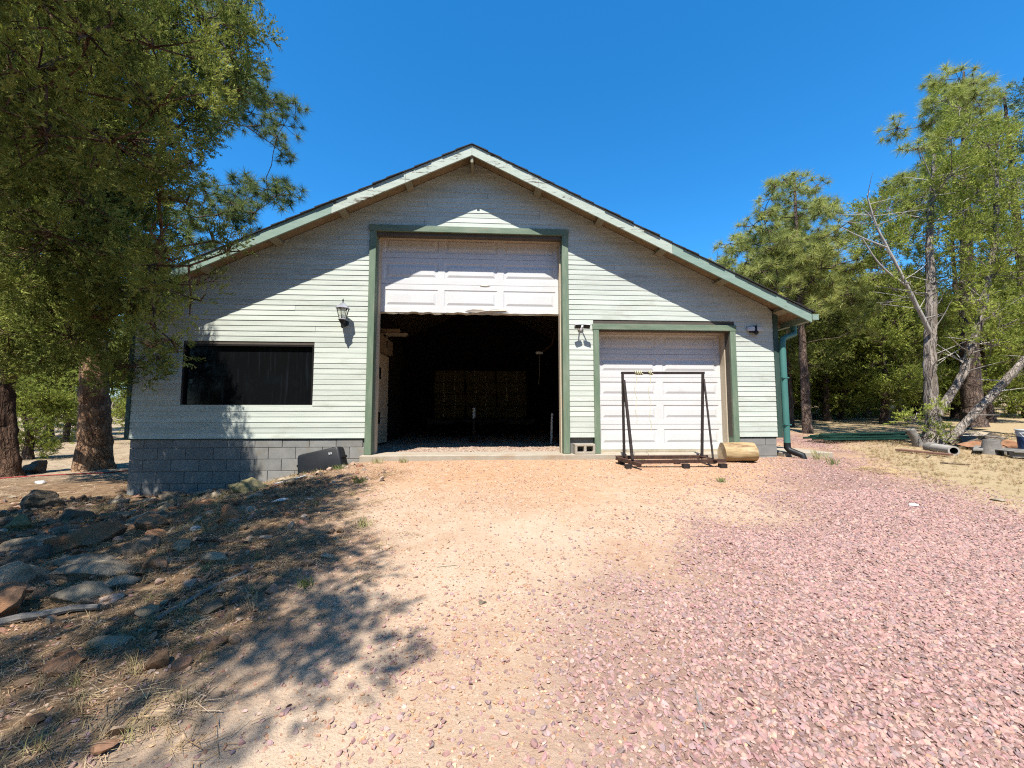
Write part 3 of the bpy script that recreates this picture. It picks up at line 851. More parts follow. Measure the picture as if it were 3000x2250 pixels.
def rack():
    t = empty('steel_rack', 'rusty steel A-frame stand in front of the small white garage door', 'stand', (0, 0, 0))
    g0 = gz(3.0, -0.4)
    def bar(name, a, b, w, mat='steel', h=None):
        a = Vector(a); b = Vector(b); d = b - a; q = d.to_track_quat('X', 'Z'); h = h or w
        m = MB().box((0,-w/2,-h/2),(d.length,w/2,h/2), Matrix.Translation(a) @ q.to_matrix().to_4x4())
        return m.build(name, MT[mat], t, bevel=0.004)
    def angle_iron(name, a, b, w=0.06):
        a = Vector(a); b = Vector(b); d = b - a; q = d.to_track_quat('X', 'Z'); M4 = Matrix.Translation(a) @ q.to_matrix().to_4x4(); L = d.length
        return MB().prism([(0,0),(L,0),(L,w),(0,w)], 0, 0.008, M4).prism([(0,w-0.008),(L,w-0.008),(L,w),(0,w)], 0.008, w, M4).build(name, MT['rust'], t)
    Y = -0.62; zb = 0.0
    bar('top_bar', (2.785,Y,1.535),(4.37,Y,1.545), 0.045)
    bar('post', (2.81,Y,0.0),(2.81,Y,1.51), 0.042)
    bar('post', (4.27,Y,0.0),(4.34,Y,1.52), 0.042)
    bar('brace', (2.84,Y-0.34,-0.02),(2.82,Y-0.035,1.40), 0.045)
    bar('brace', (4.285,Y-0.34,0.0),(4.345,Y-0.025,1.43), 0.030)
    angle_iron('runner', (2.64,Y-0.02,zb-0.05),(2.92,Y-0.52,zb-0.12))
    angle_iron('cross_rail', (2.66,Y+0.02,zb-0.045),(4.40,Y+0.02,zb-0.045))
    angle_iron('cross_rail', (2.80,Y-0.34,zb-0.085),(4.52,Y-0.36,zb-0.075))
    bar('foot_plate', (4.26,Y+0.06,zb-0.0),(4.31,Y-0.40,zb-0.02), 0.07, 'rust', 0.02)
    for a, b in ((2.70,2.80),(3.72,3.83),(4.38,4.50)):
        for yy in (Y-0.02, Y-0.36):
            bx('foot_block', MT['steel'], t, (a, yy-0.05, gz(a, yy)-0.02), (b, yy+0.04, zb-0.05 if yy > Y-0.1 else zb-0.087))
rack()
def rope(x, length, label, wraps):
    t = empty('rope', label, 'rope', (x, -0.62, 1.54))
    pts = []
    for i in range(wraps*12):
        w = i*math.pi/6; pts.append((0.012*i/12*3, -0.034*math.cos(w), 0.034*math.sin(w)))
    MB().tube(pts, 0.010, 5).build('coil', MT['rope'], t)
    rr = random.Random(int(x*100)); L = 14
    MB().tube([(0.02*math.sin(i*1.1)+rr.uniform(-.006,.006), -0.036-0.01*math.sin(i*.8), -0.02-length*i/L) for i in range(L+1)], 0.0048, 5).build('hanging_end', MT['rope'], t)
rope(3.04, 0.93, 'frayed yellow rope tied on the steel stand, nearer its left post', 4)
rope(3.30, 1.08, 'longer frayed yellow rope tied on the steel stand, farther from its left post', 2)

def log_round():
    t = empty('log_round', 'peeled yellow log lying beside the small garage door', 'log', (5.02, -0.52, gz(5.0,-0.5)+0.175), (0, 0, R(-7)))
    m = MB(); n = 28; rr = random.Random(2); V = []; F = []
    ns = 14
    prof = [0.178 + rr.uniform(-.008,.008) for _ in range(n)]
    for i in range(ns+1):
        u = i/ns; x = -0.29 + 0.58*u
        for k_ in range(n):
            w = 2*math.pi*k_/n; r_ = prof[k_]*(1 + 0.03*math.sin(u*5+k_*.7) + 0.05*(1-u)*0.4) + rr.uniform(-.0025,.0025)
            V.append((x + (0.012*math.sin(2*w) if i in (0, ns) else 0), r_*math.cos(w), r_*math.sin(w)))
    F = [(i*n+k_, i*n+(k_+1) % n, (i+1)*n+(k_+1) % n, (i+1)*n+k_) for i in range(ns) for k_ in range(n)]
    m.add(V, F); m.build('peeled_side', MT['log'], t, smooth=True)
    for i, s in ((0, -1), (ns, 1)):
        e = MB(); ring = [V[i*n+k_] for k_ in range(n)]
        e.add(ring + [(0.29*s, 0, 0)], [(k_, (k_+1) % n, n) for k_ in range(n)]); e.build('cut_end', MT['logend'], t)
log_round()

# ---------------------------------------------------------------- inside the garage
def interior():
    bx('partition', MT['interior'], garage, (-2.66, 0.6, 0.0), (-2.60, 6.0, 3.6))
    t = empty('open_door', 'cream panel door with two dark cut-outs standing open inside the tall bay', 'door', (-2.50, 2.0, 0.02), (0,0,R(-2)))
    ys = [0, 0.42, 0.86, 1.40]; zs = [0, 0.50, 0.80, 1.66, 1.97, 2.32]
    V = [(x, y, z) for x in (-0.02, 0.02) for z in zs for y in ys]; nn = 24; F = []
    full = {(i, j) for i in range(3) for j in range(5) if not (i == 1 and j in (1, 3))}
    idx = lambda i, j, k_: k_*nn + j*4 + i
    for i, j in full:
        for k_ in (0, 1): F.append((idx(i,j,k_), idx(i+1,j,k_), idx(i+1,j+1,k_), idx(i,j+1,k_)))
        for di, dj, a, b in ((0,-1,(0,0),(1,0)), (0,1,(0,1),(1,1)), (-1,0,(0,0),(0,1)), (1,0,(1,0),(1,1))):
            if (i+di, j+dj) not in full:
                F.append((idx(i+a[0],j+a[1],0), idx(i+b[0],j+b[1],0), idx(i+b[0],j+b[1],1), idx(i+a[0],j+a[1],1)))
    MB().add(V, F).build('door_leaf', MT['inner_door'], t)
    MB().tube([(0.02,1.33,1.0),(0.07,1.33,1.0)], [0.02,0.03], 10).build('knob', MT['steel'], t)
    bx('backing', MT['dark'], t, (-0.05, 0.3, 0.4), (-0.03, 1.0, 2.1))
    c = empty('cardboard_box', 'brown cardboard box with dark lettering above the open inner door', 'box', (-2.40, 2.2, 2.36))
    bx('carton', MT['box'], c, (-0.14, 0, 0), (0.12, 1.0, 0.42), bevel=0.006)
    bx('flap', MT['box'], c, (-0.02, -0.006, 0.36), (0.12, 0.99, 0.425))
    tw = bx('tape', MT['plank'], c, (0.1205, 0.28, 0.0), (0.1225, 0.40, 0.421))
    MB().tube([(0.1235, 0.34+0.055*math.cos(w), 0.2+0.09*math.sin(w)) for w in np.linspace(0, 2*math.pi, 17)], 0.010, 4).build('printed_mark', MT['dark'], c)
    s = empty('shelf_board', 'pale plank shelf sticking out high inside the tall bay', 'shelf', (-2.1, 2.4, 2.80))
    bx('board', MT['plank'], s, (-0.5, 0, 0), (0.36, 0.14, 0.035)); bx('board', MT['plank'], s, (-0.45, 0.15, 0.0), (0.30, 0.30, 0.035))
    bx('bracket', MT['steel'], s, (-0.5, 0.06, -0.14), (-0.46, 0.1, -0.001))
    l = tag(bx('timber_offcut', MT['box'], None, (0,0,0), (0.52,0.20,0.11), bevel=0.008, loc=(-2.45, 2.42, 2.838)), 'short timber offcut lying on the high plank shelf', 'timber')
    # trailer with bales
    t = empty('trailer', 'flat trailer parked deep in the dark bay under the hay bales', 'trailer', (0.1, 0, 0))
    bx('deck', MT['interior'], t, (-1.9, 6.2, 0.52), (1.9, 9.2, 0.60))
    for y in (6.2, 7.6, 9.1): bx('cross_member', MT['steel'], t, (-1.85, y, 0.42), (1.85, y+0.08, 0.518))
    for s in (-1, 1):
        MB().tube([(s*0.9, 6.2, 0.47), (0, 4.2, 0.47)], 0.045, 6).build('tongue', MT['steel'], t)
        MB().lathe([(0.20,-0.1),(0.33,-0.09),(0.34,0),(0.33,0.09),(0.20,0.1)], 20, Matrix.Translation((s*1.98,7.8,0.335)) @ Matrix.Rotation(math.pi/2, 4, 'Y')).build('wheel', MT['blackplastic'], t, smooth=True)
    MB().tube([(-0.18,4.0,0.02),(-0.18,4.0,0.65)], 0.035, 10).build('jack_leg', MT['steel'], t)
    MB().tube([(-0.18,4.0,0.651),(-0.18,4.0,0.95)], 0.042, 10).build('jack_head', MT['whiteplastic'], t)
    MB().lathe([(0.14,0),(0.14,0.015)], 12, Matrix.Translation((-0.18,4.0,0.0))).build('foot', MT['rust'], t)
    rows = ['bottom', 'second', 'third', 'top']
    cols_ = ['left', 'middle', 'right']
    for r_ in range(4):
        for c_ in range(3):
            m = MB().box((-0.56,-0.24,0),(0.56,0.24,0.44))
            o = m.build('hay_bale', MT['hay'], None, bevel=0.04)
            o.location = (-1.10 + 1.155*c_ + rs.uniform(-.03,.03), 7.3 + rs.uniform(-.04,.04), 0.605 + 0.445*r_)
            o.rotation_euler = (0, 0, rs.uniform(-.03,.03))
            for q in (-0.2, 0.2):
                MB().tube([(q,-0.243,0.002),(q,-0.246,0.22),(q,-0.243,0.438)], 0.006, 4).build('twine', MT['rope'], o)
            tag(o, f'hay bale in the dark bay, {cols_[c_]} of the {rows[r_]} layer', 'hay bale', 'hay bales stacked on the trailer')
    p = empty('white_stake', 'slim white plastic stake leaning inside the right edge of the bay', 'stake', (1.98, 2.6, 0.0))
    MB().tube([(0,0,0.0),(0.03,0.02,0.75)], 0.03, 8).build('shaft', MT['whiteplastic'], p); MB().tube([(0.03,0.02,0.751),(0.031,0.02,0.80)], [0.034,0.02], 8).build('cap', MT['whiteplastic'], p)
    h = empty('work_lamp', 'small pale lamp hanging from a bracket inside the right of the bay', 'work lamp', (1.75, 3.2, 2.45))
    bx('shade', MT['whiteplastic'], h, (-0.09,-0.06,0.0),(0.09,0.06,0.05)); MB().tube([(0,0,0),(0.01,0,-0.5),(-0.02,0,-0.85)], 0.008, 5).build('cord', MT['greywood'], h)
    MB().tube([(0.05,0,0.03),(0.35,0,0.25),(0.45,0,0.6)], 0.03, 6).build('bracket', MT['rust'], h)
interior()
# crown clump centres (x, y, z, radius) in metres
LEFT_A='-3.54,-3.13,2.26,0.24 -6.17,-2.21,4.75,0.38 -5.1,-2.4,3.62,0.53 -5.56,-2.84,4.57,0.6 -5.22,-3.17,5.07,0.4 -6.12,-2.25,5.81,0.44 -3.16,-4.69,3.38,0.44 -3.11,-4.45,3.86,0.44 -5.58,-2.67,3.32,0.47 -3.54,-4.41,3.72,0.49 -5.54,-2.45,3.87,0.38 -3.4,-4.55,4.21,0.52 -6.14,-2.27,3.78,0.46 -2.97,-3.6,2.38,0.22 -4.96,-3.32,3.75,0.42 -2.7,-3.4,2.68,0.25 -2.78,-3.68,3.4,0.2 -2.59,-4.37,3.47,0.44 -3.57,-4.26,3.22,0.59 -2.97,-3.79,2.51,0.21 -5.72,-2.82,5.27,0.56 -5.74,-2.78,5.84,0.4 -5,-3.34,4.18,0.49 -5.13,-2.66,3.03,0.6 -3.35,-3.23,2.6,0.2 -3.29,-3.35,1.73,0.21 -3.01,-3.67,3.3,0.23 -3.25,-3.47,2.53,0.21 -3.17,-3.95,3.45,0.42 -4.87,-2.24,2.95,0.44 -2.82,-3.66,2.98,0.24 -2.72,-4.6,2.99,0.44 -5.39,-2.28,4.19,0.45 -2.3,-3.79,2.41,0.21 -4.1,-4.12,3.34,0.51 -2.67,-3.72,1.95,0.23 -2.69,-4.32,4.08,0.4 -2.78,-4.79,3.71,0.5 -2.94,-3.58,1.54,0.23 -3.02,-3.8,2.25,0.24 -3.06,-3.7,3,0.24 -5.12,-2.9,4.21,0.48 -5.63,-2.5,4.91,0.4 -3.14,-4.68,2.97,0.38 -3.66,-2.86,1.59,0.19 -3.17,-3.46,3.13,0.17 -3.21,-3.58,3.32,0.2 -3.03,-3.11,2.28,0.27'
LEFT_S='-6.13,-7.13,4.53,0.36 -6.16,-4.64,5.25,0.42 -5.81,-5.39,4.52,0.48 -4.65,-9.48,6.13,0.35 -7.8,-3.87,4.4,0.39 -4.67,-5.78,6.5,0.35 -5.2,-9.87,5.89,0.28 -4.95,-9.06,6.4,0.46 -5.03,-7.84,4.37,0.35 -7.81,-5.21,4.44,0.49 -1.31,-8.38,4.56,0.3 -2.14,-9.25,5.62,0.32 -4.38,-9.55,6.61,0.34 -4.17,-8.91,4.53,0.28 -1.87,-7.57,4.64,0.47 -3.25,-7.82,4.4,0.41 -6.3,-6.87,6.22,0.37 -3.9,-9.94,6.49,0.44 -6.49,-5.83,4.21,0.38 -4.72,-7.24,4.89,0.4 -7.47,-7.06,4.35,0.4 -5.96,-4.64,4.91,0.29 -6.47,-5.06,5.58,0.34 -3.38,-9.27,6.1,0.34 -4.29,-10.53,6.53,0.47 -4.11,-6.05,4.4,0.45 -2.91,-5.24,5.25,0.3 -3.38,-9.41,5.01,0.41 -1.48,-8.89,5.97,0.29 -5.46,-8.98,5.59,0.49 -3.75,-5.1,5.51,0.3 -2.25,-7.84,5.84,0.34 -4.76,-8.33,4.33,0.45 -2.79,-5.67,5.54,0.3 -6.73,-7.04,5.33,0.46 -7.19,-4.68,4.38,0.29 -4.92,-8.08,5.7,0.39 -3.36,-6.21,6.06,0.49 -6.49,-3.9,4.44,0.47 -5.17,-7,5.15,0.28 -6.21,-5.55,4.1,0.4 -4.55,-9.36,4.33,0.33 -2.77,-10.41,6.45,0.29 -5.08,-7.31,5.91,0.34 -4.29,-8.91,6.17,0.27 -2.95,-6.54,5.9,0.36 -7.9,-7.07,6.45,0.37 -2.91,-8.69,5.03,0.29 -7,-6.8,4.74,0.29 -6.03,-7.57,4.52,0.3 -4.68,-10.08,6.25,0.35 -4.3,-7.05,5.49,0.3 -2.49,-8.98,4.53,0.34 -5.85,-4.52,4.09,0.41 -7.75,-4.52,4.45,0.27 -7.27,-3.88,4.6,0.47 -1.61,-8.54,4.28,0.31 -6.02,-7.89,5.88,0.4 -2.51,-9.16,5.64,0.43 -2.82,-7.65,4.62,0.45 -5.04,-6.54,5.33,0.27 -3.75,-8.37,4.86,0.36 -3.19,-9.79,6.3,0.38 -1.7,-7.98,4.8,0.37 -3.55,-6.23,6.96,0.31 -5.5,-5.66,6.38,0.35 -4.75,-8.38,5.83,0.36 -2.53,-9.23,6.41,0.28 -2.58,-8.68,6.52,0.28 -2.14,-9.03,6.02,0.32 -3.79,-7.73,4.62,0.43 -7.85,-7.39,6.51,0.39 -5.99,-6.22,6.7,0.29 -7.27,-8,5.9,0.48 -5.3,-10.54,6.5,0.43 -3.73,-7.39,5.8,0.35 -5.65,-6.98,6.49,0.28 -3.78,-6.86,4.81,0.3 -3.22,-8.48,6.85,0.42 -4.24,-5.99,6.71,0.45 -5.43,-7.92,5.13,0.43 -2.61,-7.8,4.98,0.35 -7.21,-7.08,6.04,0.48 -7.08,-5.65,4.52,0.44 -2.58,-6.71,5.75,0.34 -4.57,-6.63,5.27,0.48 -7.34,-4.47,4.61,0.37 -5.71,-3.94,5.38,0.39 -6.79,-7.57,4.7,0.33 -5.43,-7.28,5.88,0.29 -3.21,-9.12,6.44,0.32 -3.84,-8.63,4.34,0.26 -6.54,-7.36,4.97,0.4 -7.33,-6.46,6.44,0.39 -4.07,-7.74,5.35,0.27 -6,-7.38,5.36,0.29 -5.2,-6.16,6.52,0.27 -2.89,-4.54,4.77,0.37 -3.36,-6.17,4.43,0.29 -6.74,-5.75,5.03,0.44 -3.41,-8.1,6.49,0.29 -2.44,-10.1,6.2,0.43 -7.79,-4.33,5.52,0.43 -4.92,-5.54,5.75,0.28 -4.04,-7.68,5.66,0.32 -3.12,-10.5,6.67,0.37 -4.49,-7.26,4.51,0.34 -2.91,-6.9,5.92,0.48 -5.09,-6.64,6.36,0.4 -7.55,-4.84,4.19,0.35 -3.14,-7.76,6.48,0.43 -3.72,-7.3,4.58,0.27 -5.39,-7.91,6.15,0.5 -1.82,-9.37,6.66,0.28 -7.02,-7.35,5.3,0.38 -7.86,-6.17,4.76,0.41 -3.52,-7.13,6.77,0.41 -3.38,-7.09,4.86,0.4 -6.03,-4.69,5.94,0.34 -6.86,-5.24,5.49,0.29 -7.06,-4.72,4.74,0.41 -5.09,-7.69,4.67,0.29 -2.61,-4.93,4.89,0.33 -2.62,-6.1,5.02,0.26 -2.84,-6.26,6.2,0.35 -4.64,-5.19,4.46,0.49 -5.77,-7.56,6.47,0.48 -7.56,-4.35,5.91,0.27 -2.75,-4.4,4.97,0.29 -3.58,-5.57,5.89,0.35 -5.7,-4.57,4.43,0.41 -2.79,-8.87,5.7,0.28 -5.11,-6.57,5,0.44 -6.03,-5.07,4.34,0.41 -6.38,-5.46,5.27,0.26 -6.63,-7.56,6.41,0.44 -6.05,-4.16,5.52,0.45 -3.89,-5.33,6.25,0.3 -5.71,-6.36,4.36,0.32 -3.6,-5.15,4.45,0.44 -6.02,-3.84,4.57,0.28 -2.73,-6.4,5.92,0.26 -7.57,-7.87,5.34,0.42 -3.74,-4.33,4.85,0.37 -5.81,-6.52,6.27,0.31 -6.41,-7.58,5.93,0.28 -3.87,-10.51,6.55,0.29 -5.29,-6.85,6.19,0.32 -7.17,-6.98,5.34,0.26 -4.08,-6.33,5.42,0.37 -4.92,-5,4.17,0.3 -4.71,-7.59,5.86,0.32 -7.53,-7.42,6.21,0.34 -3.56,-6.18,5.24,0.43 -5.07,-8.55,4.03,0.46 -5.1,-5.2,6.13,0.48 -4.65,-9.25,5.29,0.28 -5.34,-3.52,4.38,0.35 -4.78,-5.75,6.07,0.29 -7.62,-6.37,5.68,0.44 -6.37,-6.62,6.38,0.27 -4.07,-7.17,5.45,0.28 -2.4,-7.57,5.21,0.37 -4.46,-8.56,6.3,0.47 -7.54,-5.8,5.54,0.44 -6.99,-5.99,4.65,0.37 -2.22,-7.25,5.38,0.41 -7.75,-7.71,5.87,0.27 -6.29,-4.9,4.7,0.27 -4.05,-5.57,5.34,0.38 -2.62,-7.33,6.05,0.29 -5.12,-8,6.73,0.26 -2.37,-8.43,5.63,0.27 -3.48,-9.53,5.78,0.28 -4.27,-6.9,4.8,0.38 -5.69,-7.41,5.67,0.44 -7.14,-6.73,6.48,0.36 -3.31,-5.83,4.98,0.28 -5.78,-4.72,5.6,0.38 -6.34,-7.39,4.25,0.43 -6.73,-6.69,4.39,0.27 -7.12,-7.26,4.15,0.36 -4.06,-7.32,6.05,0.28 -4.89,-9.2,5.29,0.26 -5.28,-5.75,4.99,0.43 -2.65,-7.59,5.82,0.43 -4.71,-7.21,5.6,0.31 -2.15,-10.09,6.43,0.31 -4.73,-6.48,5.72,0.35 -7.82,-7.13,5.01,0.44 -5.65,-5.75,5.51,0.43 -5.24,-4.31,4.46,0.27 -6.92,-4.41,5.59,0.36 -1.48,-8.32,5.48,0.27 -4.93,-4.12,4.8,0.39 -4.41,-5.87,6.13,0.26 -7.91,-8.1,5.97,0.29 -4.42,-8.19,5.03,0.29 -7.48,-6.36,4.17,0.29 -3.42,-10.22,5.95,0.28 -5.22,-4.73,4.16,0.34 -7.61,-3.82,5.14,0.33 -6.12,-7.29,6.54,0.34 -5.22,-5.21,4.41,0.27 -3.69,-8.05,5.52,0.32 -5.19,-4.68,6.29,0.3 -6,-6.42,5.78,0.42 -4.33,-6.1,5.24,0.31 -4.41,-5.55,6.78,0.3 -6.65,-6.83,4.04,0.35 -3.69,-8.4,6.63,0.31 -3.37,-7.07,5.56,0.47 -4.68,-9.03,4.5,0.26 -3.53,-8.82,6.88,0.31 -3.54,-8.75,5.32,0.28 -1.91,-7.11,5.01,0.3 -6.05,-7.19,5.5,0.26 -7.56,-7.43,5.8,0.43 -7.37,-5.29,4.22,0.35 -3.35,-4.74,5.46,0.38 -2.35,-7.23,5.89,0.44 -4.36,-6.69,6.68,0.43 -5.39,-4.36,5.46,0.5 -6.88,-6.11,6.64,0.45 -2.47,-7.96,4.68,0.34 -2.41,-6.5,6.01,0.27 -6.43,-6.34,6.19,0.36 -3.92,-6.35,5.72,0.36 -5.01,-7.42,6.5,0.3 -4.29,-8.03,4.2,0.41 -4.58,-6.06,5.94,0.42 -5.29,-9.46,4.53,0.29 -6.71,-7.8,5.41,0.27 -4.04,-6.26,6.9,0.27 -5.8,-7.42,4.62,0.36 -3.32,-6.96,5.92,0.3 -7.1,-5.1,4.98,0.34 -7.76,-5.83,5.1,0.45 -2.73,-7.54,5.26,0.29 -2.5,-6.16,5.9,0.26 -6.42,-5.56,4.77,0.34 -3.13,-6.66,4.38,0.26 -6.63,-5.42,6.55,0.3 -1.82,-7.53,5.05,0.27 -6.91,-5.84,5.67,0.33 -5.83,-7.07,5.24,0.28 -4.13,-6.92,4.27,0.29 -7.97,-5.64,6.02,0.47 -4.31,-5.34,5.79,0.31 -5.11,-5.53,5.97,0.33 -5.36,-3.35,5.57,0.26 -5.79,-1.67,4.95,0.32 -5.81,-2.43,5.75,0.42 -6.24,-1.81,4.3,0.34 -5.74,-3.33,6.31,0.41 -6.32,-3.11,5.93,0.3 -5.83,-2.38,3.96,0.25 -5.75,-3.39,6.82,0.35 -6.25,-3.29,6.59,0.3 -7.09,-3.45,5.53,0.34 -5.57,-3.41,5.93,0.26 -6.51,-3.42,5.99,0.38 -4.84,-2.53,3.89,0.3 -6.73,-3.15,7.82,0.39 -6.89,-3.17,5.81,0.38 -5.95,-3.1,6.4,0.33 -7.01,-3.35,7.99,0.3 -6.01,-1.83,2.64,0.26 -6.45,-3.32,8.13,0.38 -5.12,-2.81,5.03,0.27 -6.59,-2.76,6.69,0.29 -5.89,-3.42,5.45,0.29 -6.71,-3.26,5.56,0.3 -6.37,-1.9,3.95,0.3 -5.26,-1.78,2.7,0.27 -5.74,-2.03,3.93,0.31 -5.84,-3.48,7.3,0.33 -7.1,-3.21,7.13,0.37 -6.08,-1.67,4.57,0.28 -6.86,-3.03,6.32,0.39 -6.3,-2.9,6.22,0.26 -4.91,-2.62,4.34,0.27 -7.15,-3.16,6.11,0.29 -6.69,-1.7,2.81,0.39 -5.27,-2.93,5.48,0.29 -7.14,-2.82,6.79,0.41 -6.77,-3.1,6.99,0.27 -5.82,-2.42,4.34,0.39 -6.02,-3.43,6.67,0.35 -6.32,-1.77,2.61,0.31 -7.33,-3.38,8.1,0.35 -7.18,-3.44,6.87,0.26 -7.32,-3.51,7.28,0.38 -6.24,-3.22,7.41,0.33 -7.27,-3.12,5.59,0.28 -5.99,-3.22,7.55,0.25'
